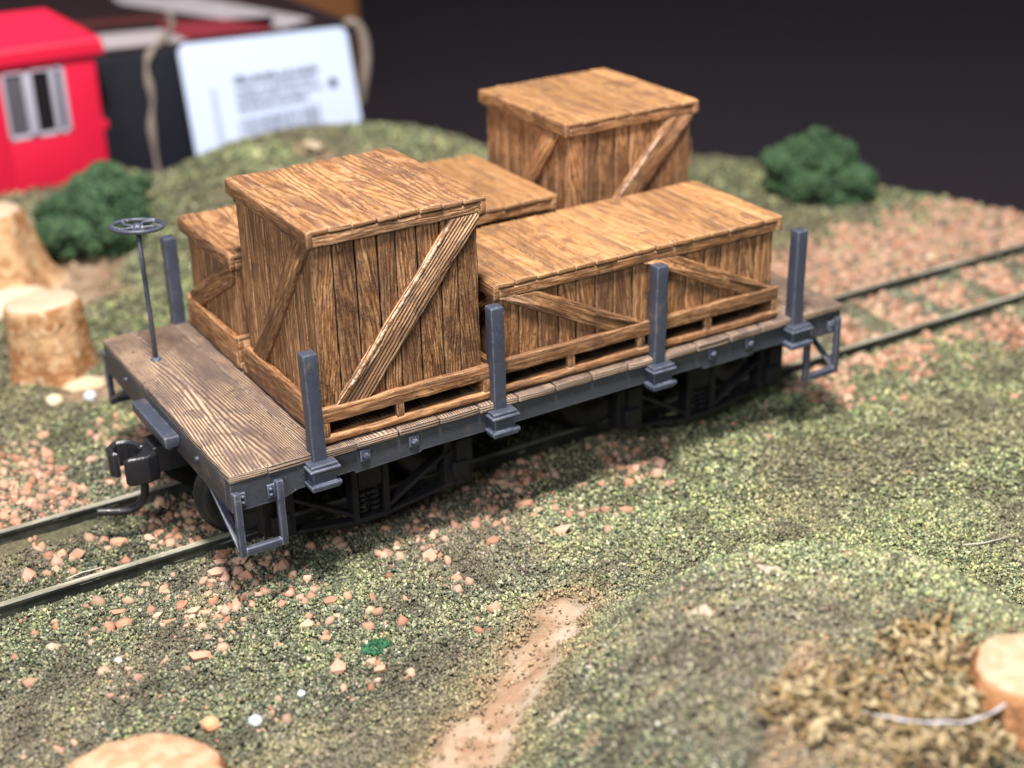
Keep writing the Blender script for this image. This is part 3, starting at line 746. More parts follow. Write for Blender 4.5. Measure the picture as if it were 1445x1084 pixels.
truck(1.97); truck(7.05)

# brake staff and wheel
BX,BY=0.385,3.50
mb=MB(); tube(mb,[(BX,BY,-0.40),(BX+0.004,BY,0.6),(BX-0.004,BY,1.20),(BX-0.006,BY+0.005,1.80)],0.031,10)
lathe(mb,[(0.0,0.03),(0.06,0.025),(0.075,0.0)],14,Matrix.Translation((BX,BY,0.0)))
lathe(mb,[(0.033,0.0),(0.060,0.012),(0.085,0.05),(0.10,0.085),(0.0,0.09)],18,Matrix.Translation((BX-0.006,BY,1.72)))
staff=mb.build('brake_staff',M_grey,car)
mb=MB(); TM=Matrix.Translation((BX-0.006,BY+0.005,1.83))@Matrix.Rotation(R(4),4,'Y')@Matrix.Rotation(R(-3),4,'X')
prof=[(0.315+0.034*math.cos(a),0.028*math.sin(a)) for a in [i*2*math.pi/12 for i in range(12)]]
lathe(mb,prof,48,TM,closed=True)
lathe(mb,[(0.0,-0.045),(0.06,-0.045),(0.072,-0.02),(0.06,0.02),(0.035,0.035),(0.0,0.04)],16,TM)
for k in range(5):
    a0=k*2*math.pi/5+0.5; pts=[]
    for i in range(9):
        t=i/8; rr=0.05+0.255*t; a=a0+0.42*math.sin(t*math.pi)*(1 if t<1 else 0); pts.append(TM@Vector((rr*math.cos(a),rr*math.sin(a),-0.02+0.02*t)))
    tube(mb,pts,[0.026-0.010*math.sin(i/8*math.pi) for i in range(9)],8)
bw_=mb.build('brake_wheel',M_grey,car); bw_.parent=staff; bw_.matrix_parent_inverse=Matrix.Identity(4)

# ------------------------------------------------------------------ crates
def crate(label,x0,x1,y0,y1,h,nl,nw_x,nw_y,diag_near,diag_left,slots,rough=True,smooth_lid=False,bandl=True,inset=0.075,worn=None):
    """x0..x1, y0..y1 the lid's outline, h its top; the pallet band has the same outline"""
    root=thing('wooden_crate',label,'crate',((x0+x1)/2,(y0+y1)/2,0),'wooden crates loaded on the flatcar')
    ML=(M_lid,M_lid_smooth,M_lid_mid)[int(smooth_lid)]
    # lid: cross planks, a deep cleat at each end, a rail along each side
    mb=MB(); n=nl; cw=0.05; xa,xb=x0+cw*0,x1
    ed=[xa+(xb-xa)*i/n+(random.uniform(-.02,.02) if 0<i<n else 0) for i in range(n+1)]
    for a,b in zip(ed,ed[1:]):
        rbox(mb,a+0.004,b-0.004,y0+random.uniform(0,0.02),y1-random.uniform(0,0.02),h-0.068,h+random.uniform(-.008,.004),0.020,1,0.10,0.010,fr=7,skew=0.12)
    lid=mb.build('lid',ML,root)
    for (a,b) in ((x0-0.006,x0+0.075),(x1-0.075,x1+0.006)):
        m_=MB(); rbox(m_,a,b,y0+0.004,y1-0.004,h-0.205,h-0.010,0.024,1,0.10,0.010); o=m_.build('cleat',M_crate,root); o.parent=lid; o.matrix_parent_inverse=Matrix.Identity(4); 
    for (a,b) in ((y0+0.022,y0+0.11),(y1-0.11,y1-0.022)):
        m_=MB(); rbox(m_,x0+0.078,x1-0.078,a,b,h-0.205,h-0.080,0.02,0,0.10,0.008)
        if a<y0+0.1: rbox(m_,x0+0.01,x0+0.085,a,b,h-0.203,h-0.07,0.01,0,0.1); rbox(m_,x1-0.085,x1-0.01,a,b,h-0.203,h-0.07,0.01,0,0.1)
        o=m_.build('lid_rail',M_crate_rough if rough else M_crate,root); o.parent=lid; o.matrix_parent_inverse=Matrix.Identity(4)
    # walls
    wx0,wx1,wy0,wy1=x0+inset,x1-inset,y0+inset,y1-inset; zt=h-0.19; zb=0.40; th=0.06
    for near in (True,False):
        m_=MB(); ya,yb=(wy0,wy0+th) if near else (wy1-th,wy1)
        ed=[wx0+(wx1-wx0)*i/nw_x+(random.uniform(-.025,.025) if 0<i<nw_x else 0) for i in range(nw_x+1)]
        for a,b in zip(ed,ed[1:]): 
            j=random.uniform(-.006,.006); rbox(m_,a+0.011,b-0.011,ya+j,yb+j,zb,zt,0.020,2,0.12,0.009,fr=7,skew=0.16)
        m_.build('side_wall',M_crate_rough if (near and rough) else M_crate,root)
    for left in (True,False):
        m_=MB(); xa,xb=(wx0+0.004,wx0+th) if left else (wx1-th,wx1-0.004)
        ed=[wy0+th+(wy1-wy0-2*th)*i/nw_y+(random.uniform(-.02,.02) if 0<i<nw_y else 0) for i in range(nw_y+1)]; ed[0]=wy0+th*0.9; ed[-1]=wy1-th*0.9
        for a,b in zip(ed,ed[1:]):
            j=random.uniform(-.005,.005); rbox(m_,xa+j,xb+j,a+0.005,b-0.005,zb,zt,0.014,2,0.12,0.007,fr=7,skew=0.1)
        m_.build('end_wall',M_crate,root)
    m_=MB(); rbox(m_,wx0+th,wx1-th,wy0+th,wy1-th,0.285,0.39,0.01,0,1); m_.build('crate_floor',M_crate,root)
    # diagonal braces
    for (a,b,w) in diag_near:
        m_=MB(); brace(m_,a,b,w,(wx0+0.004,wx1-0.004,zb+0.03,h-0.20),lambda u,v,d:(u,wy0-d,v),-0.004,0.052); m_.build('brace',M_brace if rough else M_crate,root)
        m_=MB(); brace(m_,(x0+x1-a[0],a[1]),(x0+x1-b[0],b[1]),w,(wx0+0.004,wx1-0.004,zb+0.03,h-0.20),lambda u,v,d:(u,wy1+d,v),-0.004,0.052); m_.build('brace',M_crate,root)
    for (a,b,w) in diag_left:
        m_=MB(); brace(m_,a,b,w,(wy0+0.004,wy1-0.004,zb+0.0,h-0.20),lambda u,v,d:(wx0-d,u,v),-0.006,0.050); m_.build('brace',M_crate,root)
        m_=MB(); brace(m_,(y0+y1-a[0],a[1]),(y0+y1-b[0],b[1]),w,(wy0+0.004,wy1-0.004,zb+0.0,h-0.20),lambda u,v,d:(wx1+d,u,v),-0.006,0.050); m_.build('brace',M_crate,root)
    if worn:  # added pale strip: worn brace edge with its highlight painted in
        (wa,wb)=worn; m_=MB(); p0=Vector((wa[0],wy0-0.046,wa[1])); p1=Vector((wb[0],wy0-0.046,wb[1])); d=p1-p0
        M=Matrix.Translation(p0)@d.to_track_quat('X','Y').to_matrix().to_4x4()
        rbox(m_,0,d.length,-0.018,0.018,-0.016,0.016,0.010,0,0.06,0.014,M=M,fr=12); m_.build('worn_highlight',M_worn_hl,root)
    # pallet base: bands, runners and stubs
    m_=MB(); t=0.085
    for near in (True,False):
        ya,yb=(y0,y0+t) if near else (y1-t,y1)
        rbox(m_,x0+0.0,x1,ya,yb,0.29,0.475,0.022,0,0.12,0.010)
        rbox(m_,x0+0.0,x1,ya-0.004,yb+0.06,0.035,0.125,0.026,0,0.12,0.010)
        for xs in slots: rbox(m_,xs-0.05,xs+0.05,ya+0.012,yb,0.115,0.30,0.012,2,0.1,0.008)
        for xs in ((x0+0.004,x0+0.10),(x1-0.10,x1-0.004)): rbox(m_,xs[0],xs[1],ya+0.004,yb,0.10,0.31,0.014,2,0.1,0.006)
    for (xa,xb) in ((x0-0.004,x0+0.08),(x1-0.08,x1+0.004)):
        rbox(m_,xa,xb,y0+t-0.01,y1-t+0.01,0.035,0.435,0.024,1,0.12,0.010)
    rbox(m_,x0+0.3,x1-0.3,(y0+y1)/2-0.1,(y0+y1)/2+0.1,0.02,0.285,0.01,0,1)
    m_.build('pallet_base',M_crate,root)
    return root
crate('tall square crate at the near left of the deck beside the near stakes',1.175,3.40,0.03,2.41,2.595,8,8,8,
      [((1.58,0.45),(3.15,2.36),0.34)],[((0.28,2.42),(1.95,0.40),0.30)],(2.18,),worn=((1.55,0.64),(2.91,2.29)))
crate('long low crate with two slanting braces behind the near right stakes',3.487,7.88,0.045,1.93,1.468,15,15,7,
      [((3.90,1.22),(5.42,0.47),0.235),((6.05,1.20),(7.50,0.50),0.225)],[((0.3,1.25),(1.5,0.4),0.28)],(4.575,5.64,6.715),False,2)
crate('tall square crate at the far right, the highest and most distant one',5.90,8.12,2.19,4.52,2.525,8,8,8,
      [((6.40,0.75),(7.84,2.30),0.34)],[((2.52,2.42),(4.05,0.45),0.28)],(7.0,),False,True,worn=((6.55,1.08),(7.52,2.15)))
crate('small low crate at the back left, half hidden behind the tall front crate',1.165,3.40,2.50,4.36,1.571,8,8,6,
      [((1.6,0.45),(2.9,1.4),0.25)],[((2.62,1.30),(4.30,0.36),0.27)],(2.2,),False,False)
crate('low crate in the middle of the back row with only its lid showing',3.50,5.75,2.18,4.53,1.587,8,8,8,
      [],[],(4.6,),False,True)

# ------------------------------------------------------------------ stumps and rocks
def stump(name,label,cat,cx,cy,zb,zt,r0,r1,seed,flare=0.15,tilt=(0,0),mat=None,crack=False,squash=1.0):
    n=56; vs=[];fs=[]; rings=[]
    prof=[(0,1+flare),(0.12,1+flare*.5),(0.3,1.03),(0.6,1.0),(0.85,0.985),(0.93,0.965),(0.975,0.93),(1.0,0.86)]
    for (t,k) in prof:
        for i in range(n):
            a=2*math.pi*i/n; rr=(r0+(r1-r0)*t)*k*(1+0.10*noise.noise(Vector((math.cos(a)*1.6+seed,math.sin(a)*1.6,t*0.8)))+0.05*noise.noise(Vector((math.cos(a)*5,math.sin(a)*5+seed,t*2)))+ (0.08*(1-t)*math.sin(a*5+seed)))
            x=cx+rr*math.cos(a); y=cy+rr*math.sin(a)*squash; z=zb+(zt-zb)*t+(t*(tilt[0]*(x-cx)+tilt[1]*(y-cy)))
            vs.append((x,y,z))
    last=(len(prof)-1)*n
    for q in (0.7,0.4,0.15):
        for i in range(n):
            p=Vector(vs[last+i]); c=Vector((cx,cy,zt)); v=c+(p-c)*q; v.z+=0.02+0.03*noise.noise(Vector((v.x*3,v.y*3,seed)))
            if crack: v.z-=0.10*math.exp(-((v.x-cx)*0.8+(v.y-cy)*0.6-0.05)**2/0.004)
            vs.append(tuple(v))
    m_=len(prof)+3
    for j in range(m_-1):
        for i in range(n):
            i2=(i+1)%n; fs.append([j*n+i,j*n+i2,(j+1)*n+i2,(j+1)*n+i])
    fs.append([(m_-1)*n+i for i in range(n)])
    mb=MB(); mb.add(vs,fs,None,1.0 if cy>0 else (0.35 if cx>0 else 0.0)); o=mb.build(name,mat or M_stump); setp(o,label,cat); return o
stump('tree_stump','short tan plaster tree stump standing left of the flatcar deck','tree stump',0.03,8.05,-1.95,-0.62,0.66,0.60,3,0.12,(0.05,-0.10))
stump('tree_stump','pale tan stump cut off by the left picture edge below the red cabin','tree stump',0.22,12.1,-1.95,-0.32,0.95,0.62,8,0.45,(0,-0.05))
stump('tree_stump','large tan stump at the lower right corner beside the lichen','tree stump',4.99,-6.98,-1.4,-0.22,0.74,0.60,5,0.30,(0.02,-0.05))
stump('tree_stump','cracked light brown stump top at the lower left corner of the picture','tree stump',-2.16,-2.95,-2.0,-1.20,0.94,0.84,12,0.1,(0,0),None,True)
stump('tree_stump','tan stump peeking out behind the tall far crate','tree stump',14.15,10.7,-2.0,-1.05,0.42,0.36,15,0.2)
def rock(name,label,x,y,z,s,col,sq=(1,1,0.7),seed=0,group=None,cat='stone',sub=3,rough=0.25):
    import bmesh
    bm=bmesh.new(); bmesh.ops.create_icosphere(bm,subdivisions=sub,radius=1)
    for v in bm.verts:
        p=v.co.copy(); k=1+rough*noise.noise(p*1.3+Vector((seed,0,seed)))+0.4*rough*noise.noise(p*3.5+Vector((0,seed,0)))
        v.co=Vector((p.x*sq[0],p.y*sq[1],p.z*sq[2]))*k*s
    me=bpy.data.meshes.new(name); bm.to_mesh(me); bm.free()
    ca=me.color_attributes.new('Col','FLOAT_COLOR','POINT'); ca.data.foreach_set('color',[c for _ in me.vertices for c in (col[0],col[1],col[2],1)])
    me.materials.append(M_stone); o=bpy.data.objects.new(name,me); COL.objects.link(o); o.location=(x,y,z)
    if s>0.2: me.polygons.foreach_set('use_smooth',[True]*len(me.polygons))
    setp(o,label,cat,group); return o
rock('rock','flat pale cream rock below the cut off stump at the left edge',0.15,11.1,-1.78,0.60,(0.60,0.50,0.35),(1.3,0.8,0.5),4,cat='rock')
rock('rock','pale stone resting on the grassy hill below the white label',6.66,12.5,-0.34,0.21,(0.50,0.39,0.27),(0.7,1.5,0.3),9,cat='rock')
rock('rock','pale rubble at the foot of the stump left of the flatcar',0.30,7.15,-1.78,0.27,(0.56,0.45,0.29),(1.2,0.8,0.4),19,cat='rock')
SP=[('orange bead-like pebble in the turf at the lower left',(-1.09,-1.81),0.10,(0.66,0.33,0.18)),
    ('translucent white pebble right of the orange pebble at the lower left',(-0.685,-2.02),0.075,(0.50,0.55,0.60)),
    ('tiny white pebble in the turf nearest the left rail end',(-1.54,-0.17),0.05,(0.60,0.60,0.60)),
    ('tiny white pebble in the turf below the near rail left of the step',(-0.75,-0.31),0.04,(0.55,0.55,0.55)),
    ('small grey white pebble in the turf between two lone pink stones at lower left',(-0.08,-1.79),0.045,(0.60,0.64,0.72)),
    ('bluish white chip lying below the stump left of the flatcar',(0.21,6.60),0.10,(0.60,0.64,0.78)),
    ('cream chip lying left of the bluish white chip near the left stump',(-0.30,6.70),0.13,(0.68,0.56,0.38))]
for i,(lb,(x,y),s,c) in enumerate(SP): rock('pebble',lb,x,y,height(x,y)+s*0.6,s,c,(1,1,0.85),i*3.1,cat='pebble',sub=2,rough=0.15)
ST=[(0.445,2.046),(0.473,1.25),(0.364,1.009),(0.205,1.25),(0.426,0.822),(0.606,0.813),(5.029,-0.524),(3.994,-0.582),(3.175,-0.298),(0.43,-1.629),(0.808,-1.851),(-1.233,0.776),(-0.883,0.464),(-0.598,0.473),(-0.501,0.339),(-0.366,0.237),(0.405,-0.148),(0.502,-0.669),(0.913,-0.397),(-1.083,-0.42),(-0.74,-0.597),(-0.793,0.283),(9.216,1.20),(9.14,1.129),(8.997,1.0),(11.591,-0.998),(10.241,-0.146),(6.068,0.198),(5.144,0.205),(4.889,0.33),(2.382,-0.777),(3.413,0.051),(-1.525,3.96),(-0.807,4.565),(-0.4,4.607),(-0.756,5.743),(-0.732,2.278),(-0.367,2.138),(-0.807,1.80),(-1.929,2.09),(-1.28,2.243),(0.564,-1.013),(2.38,-0.162),(3.952,0.242),(0.15,1.10),(0.75,0.60),(0.30,0.62),(0.02,0.9)]
def stlab(x,y):
    if 1.45<y<3.1: return 'pink ballast stone lying between the rails left of the flatcar'
    if y>=3.1: return 'pink ballast stone lying beyond the far rail at the left'
    if x>8.5: return 'pink ballast stone in the grass near the far right step'
    if y<-0.45 and x>2: return 'lone pink ballast stone in the open grass in front of the flatcar'
    if x<1.2 and y>0.55: return 'pink ballast stone at the foot of the near left step'
    if x<0: return 'pink ballast stone in the turf below the near rail at the left'
    if y<-1.3: return 'lone pink ballast stone in the turf low in the left half'
    return 'pink ballast stone at the grass edge in the shade of the flatcar'
for i,(x,y) in enumerate(ST):
    s=random.uniform(0.058,0.105); rock('ballast_stone',stlab(x,y),x,y,height(x,y)+s*0.45,s,tuple(PINK[i%5]*random.uniform(0.9,1.1)),(1.1,0.9,0.8),i*1.7,'loose pink ballast stones',sub=1,rough=0.9)

# ------------------------------------------------------------------ bushes
def bush(label,cx,cy,zb,rx,rz,seed,n,lobes):
    root=thing('bush',label,'bush',(cx,cy,zb))
    rs=np.random.default_rng(seed); P=[];S=[];C=[]; tw=MB()
    for (lx,ly,lz,lr) in lobes:
        m_=int(n*lr**2/sum(l[3]**2 for l in lobes)); d=rs.normal(size=(m_,3)); d/=np.linalg.norm(d,axis=1,keepdims=True)
        rr=lr*(0.62+0.42*rs.random(m_)**0.6); q=d*rr[:,None]*np.array([1,1,0.92])+np.array([cx+lx,cy+ly,zb+lz])
        for p in q:
            nn=noise.noise(Vector(p)*2.6+Vector((seed,0,0)))
            if nn<-0.10 and rs.random()<0.80: continue
            p=p+ (np.array(p)-np.array([cx+lx,cy+ly,zb+lz]))*nn*0.55
            if p[2]<zb-0.05: continue
            P.append(p);S.append(rs.uniform(0.022,0.055)); b=rs.uniform(0.6,1.35); C.append(np.array([0.058,0.108,0.055])*b+ (np.array([0.035,0.05,0.018]) if rs.random()<0.2 else 0))
        tube(tw,[(cx+lx*0.2,cy+ly*0.2,zb-0.1),(cx+lx*0.6,cy+ly*0.6,zb+lz*0.6),(cx+lx,cy+ly,zb+lz+lr*0.5)],[0.06,0.04,0.015],6)
    crumbs('foliage',P,S,C,M_foliage,OCT,OCF,0.4,(0.5,1.5),root)
    tw.build('stem',plain('bush_stem',(0.05,0.035,0.02)),root)
bush('round dark green foam bush at the left below the red cabin',2.35,12.6,-1.62,1.0,0.8,3,42000,[(-0.45,0.3,0.55,0.55),(0.25,0.1,0.85,0.62),(0.55,0.2,0.45,0.5),(-0.75,0.1,0.35,0.42),(0.05,-0.3,0.5,0.6),(-0.1,0.0,1.05,0.42)])
bush('round dark green foam bush on the right before the black backdrop',15.5,7.6,-1.85,1.1,0.8,8,42000,[(-0.45,0.38,0.55,0.52),(0.0,0.0,0.85,0.62),(0.28,-0.42,0.5,0.50),(-0.15,-0.2,0.4,0.52),(0.42,-0.62,0.42,0.40),(-0.6,0.45,0.72,0.40)])
def tuft(label,x,y,n,r,col):
    P=[];S=[];C=[]
    for _ in range(n):
        a=random.random()*6.28; rr=r*random.random()**.5; P.append((x+rr*math.cos(a),y+rr*math.sin(a)*.7,height(x,y)+0.03+random.random()*0.06*(1-rr/r))); S.append(random.uniform(0.02,0.04)); C.append(np.array(col)*random.uniform(0.6,1.5))
    o=crumbs('foam_tuft',P,S,C,M_foliage); setp(o,label,'foam tuft')
tuft('small dark green foam tuft in the turf left of the bare earth streak',0.95,-1.50,90,0.17,(0.03,0.10,0.05))
tuft('small yellow green foam tuft at the right near the lichen',7.0,-4.2,70,0.18,(0.12,0.18,0.05))
tuft('dark green foam tuft right of the left stump',0.95,6.55,120,0.3,(0.04,0.10,0.055))

# ------------------------------------------------------------------ lichen and thread
def lich_mat():
    T=NT('lichen'); r_=T.n('ShaderNodeAttribute',attribute_name='rnd').outputs['Fac']; ob=T.n('ShaderNodeTexCoord').outputs['Object']
    c=T.mix(T.mr(r_,0.15,0.9),(0.10,0.062,0.032),(0.46,0.36,0.21)); c=T.mix(T.mr(T.noise(ob,5,3),0.45,0.62),c,(0.24,0.165,0.075))
    return T.out(c,0.85,T.bump(T.noise(ob,30,3),0.02),0.2)
M_lich=lich_mat()
def lichen(label,cx,cy,rx,ry,n,seed):
    rs=random.Random(seed); mb=MB()
    def branch(p,d,L_,r,dep):
        pts=[p.copy()];rd=[r];q=p.copy();dd=d.copy();k=max(3,int(L_/0.045))
        for i in range(k):
            dd=(dd+Vector((rs.gauss(0,.5),rs.gauss(0,.5),rs.gauss(0,.25)))).normalized(); q=q+dd*0.045
            zg=height(q.x,q.y)+0.02
            if q.z<zg: q.z=zg; dd.z=abs(dd.z)*0.6
            if q.z>zg+0.13: dd.z-=0.7
            pts.append(q.copy()); rd.append(r*(1-0.45*i/k)*(1+0.3*rs.uniform(-1,1)))
            if dep<2 and rs.random()<0.22: branch(q.copy(),(dd+Vector((rs.uniform(-1,1),rs.uniform(-1,1),rs.uniform(-.2,.5)))).normalized(),L_*0.55,r*0.8,dep+1)
        tube(mb,pts,rd,6,rnd=rs.random(),flat=(1.5,0.55))
    for _ in range(n):
        a=rs.random()*6.28; rr=rs.random()**.6; x=cx+rx*rr*math.cos(a); y=cy+ry*rr*math.sin(a)
        branch(Vector((x,y,height(x,y)+0.02)),Vector((rs.uniform(-1,1),rs.uniform(-1,1),rs.uniform(0.0,0.7))).normalized(),rs.uniform(0.18,0.5),rs.uniform(0.016,0.034),0)
    o=mb.build('lichen',M_lich); setp(o,label,'lichen')
lichen('tangle of olive brown lichen against the large lower right stump',4.62,-6.08,0.36,0.30,62,4)
lichen('tangle of tan lichen left of the white thread on the foreground mound',3.22,-6.20,0.48,0.32,66,7)
lichen('tan lichen below the white thread at the lower right',4.0,-6.95,0.75,0.30,62,9)
for lb_,pts_ in (('thin pale fibre lying on the open turf at the right',[(7.9,-3.5),(8.15,-3.62),(8.5,-3.68)]),
                 ('thin straw coloured fibre lying across the turf near the left rail',[(-1.55,1.75),(-1.35,1.82),(-1.1,1.78)])):
    mb=MB(); tube(mb,[(x,y,height(x,y)+0.07) for x,y in pts_],0.010,5); o=mb.build('fibre',plain('fibre',(0.50,0.46,0.38))); setp(o,lb_,'fibre')
mb=MB(); TP=[Vector(p) for p in [(3.26, -6.08, -0.46), (3.308, -6.39, -0.42), (3.44, -6.643, -0.38), (3.631, -6.875, -0.37), (3.854, -7.031, -0.37), (4.11, -7.115, -0.37), (4.358, -7.103, -0.36), (4.527, -7.091, -0.33)]]
for _ in range(2):
    N=[TP[0]]
    for p,q in zip(TP,TP[1:]): N+=[p*.75+q*.25,p*.25+q*.75]
    N.append(TP[-1]); TP=N
tube(mb,[Vector((p.x+0.012*noise.noise(p*9),p.y+0.012*noise.noise(p*9+Vector((5,0,0))),p.z+0.02*noise.noise(p*6))) for p in TP],[0.013+0.005*math.sin(i*1.3) for i in range(len(TP))],7)
o=mb.build('thread',plain('white_thread',(0.46,0.43,0.46),0.8,0.15,9)); setp(o,'loose greyish white thread crossing the lichen to the lower right stump','thread')

# ------------------------------------------------------------------ red cabin at the left
M_red=plain('red_plastic',(0.66,0.010,0.048),0.42,0.06,2,0.001,0.5)
M_frame=plain('pale_lilac_frame',(0.42,0.40,0.48),0.6,0.08,4)
cab=thing('red_cabin','bright red plastic model cabin at the upper left with a grey framed window','model cabin',(1.5,18.3,-1.8))
X0,X1,Y0,Y1,Z0,Z1=-1.6,3.98,17.5,19.3,-1.8,1.03
def cab_wall():
    mb=MB(); wx0,wx1,wz0,wz1=1.98,3.30,-0.68,0.74; t=0.12
    rbox(mb,X0,wx0,Y0,Y0+t,Z0,Z1,0.02,0,3); rbox(mb,wx1,X1,Y0,Y0+t,Z0,Z1,0.02,0,3)
    rbox(mb,wx0-0.01,wx1+0.01,Y0,Y0+t,Z0,wz0,0.01,0,3); rbox(mb,wx0-0.01,wx1+0.01,Y0,Y0+t,wz1,Z1,0.01,0,3)
    rbox(mb,X0,X1,Y1-t,Y1,Z0,Z1,0.02,0,3); rbox(mb,X0,X0+t,Y0+t,Y1-t,Z0,Z1,0.02,0,3); rbox(mb,X1-t,X1,Y0+t,Y1-t,Z0,Z1,0.02,0,3)
    rbox(mb,X1-0.02,X1+0.10,Y0-0.02,Y0+0.2,-0.72,-0.55,0.02,0,1)
    mb.build('wall',M_red,cab)
    mb=MB(); rbox(mb,X0-0.1,X1+0.20,Y0-0.14,Y0+0.0,0.90,1.10,0.04,0,1)
    e0,e1,f0,f1,zh=X0-0.1,X1+0.18,Y0-0.14,Y1+0.14,1.10
    vs=[(e0,f0,zh-0.1),(e1,f0,zh-0.1),(e1,f1,zh-0.1),(e0,f1,zh-0.1),(e0,f0,zh+0.12),(e1,f0,zh+0.12),(e1,f1,zh+0.12),(e0,f1,zh+0.12),(e0+0.9,18.4,1.86),(3.32,18.4,1.80)]
    mb.add(vs,[[3,2,1,0],[0,1,5,4],[1,2,6,5],[2,3,7,6],[3,0,4,7],[4,5,9,8],[5,6,9],[6,7,8,9],[7,4,8]])
    rf=mb.build('roof',M_red,cab,smooth=False); b_=rf.modifiers.new('bevel','BEVEL'); b_.width=0.05; b_.segments=3
    f=MB(); fy0,fy1=Y0-0.02,Y0+0.10
    for (a,b,c,d) in ((wx0,wx0+0.07,wz0,wz1),(wx1-0.10,wx1,wz0,wz1),(wx0,wx1,wz0,wz0+0.09),(wx0,wx1,wz1-0.05,wz1),(2.42,2.62,wz0,wz1),(2.98,3.10,wz0,wz1)):
        rbox(f,a,b,fy0,fy1,c,d,0.015,0,2)
    w=f.build('window',M_frame,cab)
    g=MB(); rbox(g,wx0,2.5,Y0+0.05,Y0+0.07,wz0,wz1,0.005,0,2); p=g.build('pane',plain('dull_pane',(0.10,0.09,0.11),0.2,0.2,2),cab); p.parent=w; p.matrix_parent_inverse=Matrix.Identity(4)
    g=MB(); rbox(g,2.5,wx1,Y0+0.05,Y0+0.07,wz0,wz1,0.005,0,2); p=g.build('pane',plain('dark_pane',(0.015,0.012,0.016),0.2,0.2,2),cab); p.parent=w; p.matrix_parent_inverse=Matrix.Identity(4)
cab_wall()

# ------------------------------------------------------------------ boxes, twine and label at the back
M_box=plain('black_card',(0.012,0.012,0.020),0.5,0.2,1.0,0.001,0.4)
bxr=thing('black_box','large black cardboard box with a red and white printed top behind the hill','box',(4.5,22.5,-1.8))
mb=MB(); rbox(mb,-3.0,10.55,18.5,27.5,-5.0,0.55,0.04,0,6); mb.build('carton',M_box,bxr)
zt=0.556
def strip(pts,col,name):
    mb=MB(); mb.add([(x,y,zt+0.004) for x,y in pts],[list(range(len(pts)))]); o=mb.build('printed_patch',plain(name,col,0.45,0.25,1.4,0.0,0.4),bxr,smooth=False); return o
strip([(-2,18.7),(10.2,18.7),(10.2,27),(-2,27)],(0.030,0.016,0.018),'print_dark')
zt+=0.006
strip([(4.6,19.3),(6.6,19.0),(6.5,20.6),(4.4,21.1)],(0.55,0.48,0.50),'print_white')
strip([(6.6,19.3),(8.6,19.0),(9.3,20.4),(6.6,21.3)],(0.30,0.035,0.05),'print_red')
strip([(3.0,22.2),(7.0,21.6),(7.2,22.2),(3.0,23.2)],(0.13,0.035,0.03),'print_maroon')
strip([(8.9,18.9),(9.9,19.5),(8.6,24.0),(6.8,25.5),(6.7,24.3)],(0.50,0.45,0.48),'print_pale')
M_tw=plain('twine',(0.30,0.24,0.20),0.85,0.3,8,0.02)
mb=MB(); pts=[(5.35,18.42,-2.6),(5.30,18.40,-1.8),(5.28,18.41,-1.0),(5.42,18.40,-0.5),(5.33,18.40,0.1),(5.40,18.42,0.45),(5.62,18.55,0.62),(5.9,18.9,0.64),(6.6,20.0,0.64),(7.2,22,0.64)]
Q=[Vector(a) for a in pts]
for _ in range(2):
    N=[Q[0]]
    for a,b in zip(Q,Q[1:]): N+=[a*.75+b*.25,a*.25+b*.75]
    N.append(Q[-1]); Q=N
tube(mb,Q,[0.07+0.025*math.sin(i*.9) for i in range(len(Q))],8)
o=mb.build('twine',M_tw); setp(o,'beige twine strand hanging down the black box left of the white label','twine')
mb=MB(); pts=[(10.25,18.45,0.58),(10.50,18.45,0.62),(10.70,18.44,0.35),(10.76,18.42,-0.1),(10.72,18.40,-0.5),(10.64,18.42,-0.9),(10.60,18.52,-1.4)]
Q=[Vector(a) for a in pts]
for _ in range(2):
    N=[Q[0]]
    for a,b in zip(Q,Q[1:]): N+=[a*.75+b*.25,a*.25+b*.75]
    N.append(Q[-1]); Q=N
tube(mb,Q,[0.07+0.05*math.sin(i/len(Q)*3.14) for i in range(len(Q))],8)
o=mb.build('twine',M_tw); setp(o,'beige loop of twine curling round the right corner of the black box','twine')
mb=MB(); rbox(mb,10.9,17.5,33,40,-5.0,2.05,0.05,0,4)
o=mb.build('brown_box',plain('brown_card',(0.22,0.085,0.028),0.7,0.2,1,0.001)); setp(o,'plain brown box far behind the black box at the top','box')

# white label card: leaning on the black box
def lab_map(u,v,d):
    # bilinear between the four corners, d proud of the face
    tl,tr,br,bl=Vector((6.00,18.15,0.70)),Vector((10.12,18.15,0.58)),Vector((10.08,17.5,-1.62)),Vector((5.96,17.5,-1.84))
    a=tl.lerp(tr,u); b=bl.lerp(br,u); p=b.lerp(a,v); nrm=(tr-tl).cross(bl-tl).normalized()
    if nrm.y>0: nrm=-nrm
    return tuple(p+nrm*d)
def rrect(x0,x1,y0,y1,rx,ry):
    out=[]
    for (cx,cy,a0) in ((x1-rx,y1-ry,0),(x0+rx,y1-ry,90),(x0+rx,y0+ry,180),(x1-rx,y0+ry,270)):
        for k in range(6):
            a=R(a0+18*k); out.append((cx+rx*math.cos(a),cy+ry*math.sin(a)))
    return out
M_card=plain('white_card',(0.57,0.64,0.83),0.5,0.03,2,0.0,0.4)
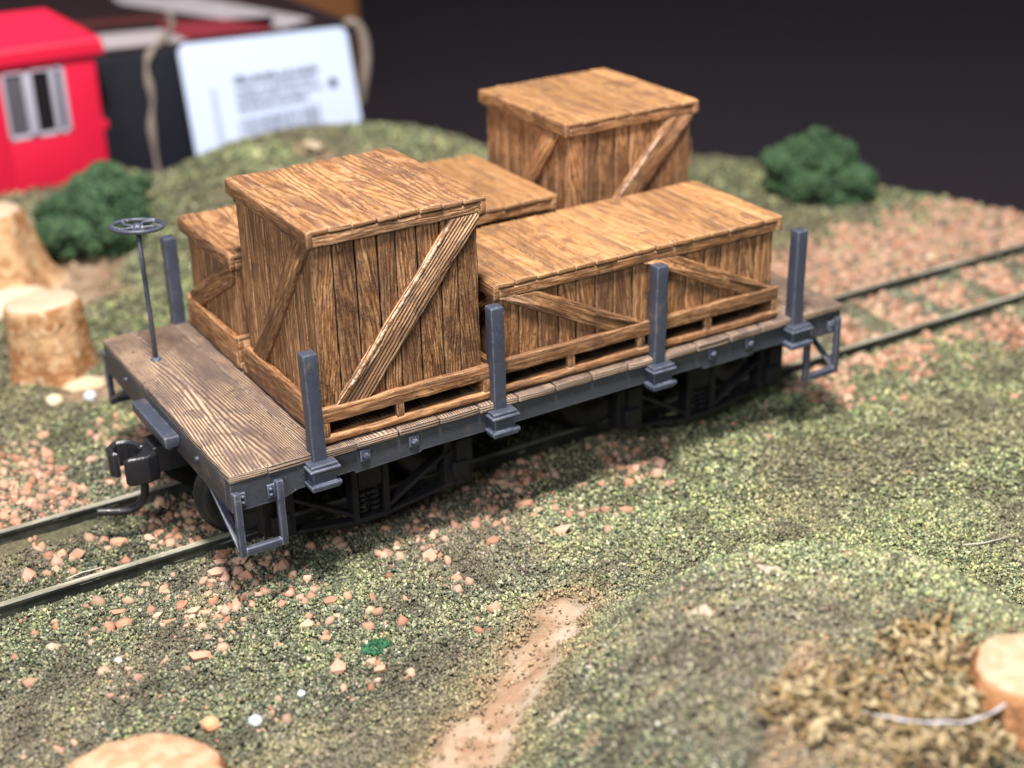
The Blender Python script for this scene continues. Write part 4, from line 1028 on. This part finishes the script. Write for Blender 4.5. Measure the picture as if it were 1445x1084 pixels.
lb=thing('price_label','white rounded label card with a barcode leaning on the black box','label',(8,17.8,-1.8))
vs=[];P2=rrect(0,1,0,1,0.05,0.085); n=len(P2)
for d in (0,0.05): vs+=[lab_map(u,v,d) for u,v in P2]
mb=MB(); mb.add(vs,[list(range(n))[::-1],[n+i for i in range(n)]]+[[i,(i+1)%n,n+(i+1)%n,n+i] for i in range(n)]); mb.build('card',M_card,lb,smooth=False)
M_ink=plain('grey_ink',(0.15,0.17,0.23),0.6,0.1,3,0.0); M_inkl=plain('pale_ink',(0.44,0.50,0.64),0.6,0.1,3,0.0); M_hole=plain('punched_hole',(0.012,0.012,0.02),0.8,0.1,3,0.0)
def flatq(mb,u0,u1,v0,v1,d=0.085): mb.add([lab_map(u0,v0,d),lab_map(u1,v0,d),lab_map(u1,v1,d),lab_map(u0,v1,d)],[[0,1,2,3]])
mb=MB(); u=0.27; rs=random.Random(4)
while u<0.75:
    w=rs.choice((0.006,0.010,0.016)); flatq(mb,u,u+w,0.05,0.29); u+=w+rs.choice((0.006,0.009,0.014))
mb.build('barcode',M_ink,lb,smooth=False)
for v0,ua,ub,hh in ((0.60,0.28,0.78,0.075),(0.52,0.28,0.77,0.05),(0.44,0.28,0.79,0.05),(0.36,0.28,0.70,0.05)):
    # one unreadable line of print: a ragged inked strip
    mb=MB(); k=60; top=[];bot=[]
    for i in range(k+1):
        u=ua+(ub-ua)*i/k; hgt=hh*rs.choice((0.25,0.6,0.8,1.0)); bot.append(lab_map(u,v0,0.085)); top.append(lab_map(u,v0+hgt,0.085))
    mb.add(bot+top,[[i,i+1,k+2+i,k+1+i] for i in range(k)]); mb.build('text_line',M_ink,lb,smooth=False)
mb=MB()
for k in range(14): flatq(mb,0.135,0.17,0.06+k*0.04,0.06+k*0.04+0.022)
mb.build('side_text',M_inkl,lb,smooth=False)
mb=MB(); mb.add([lab_map(0.86+0.026*math.cos(R(k*20)),0.47+0.046*math.sin(R(k*20)),0.090) for k in range(18)],[list(range(18))]); mb.build('hang_hole',M_hole,lb,smooth=False)
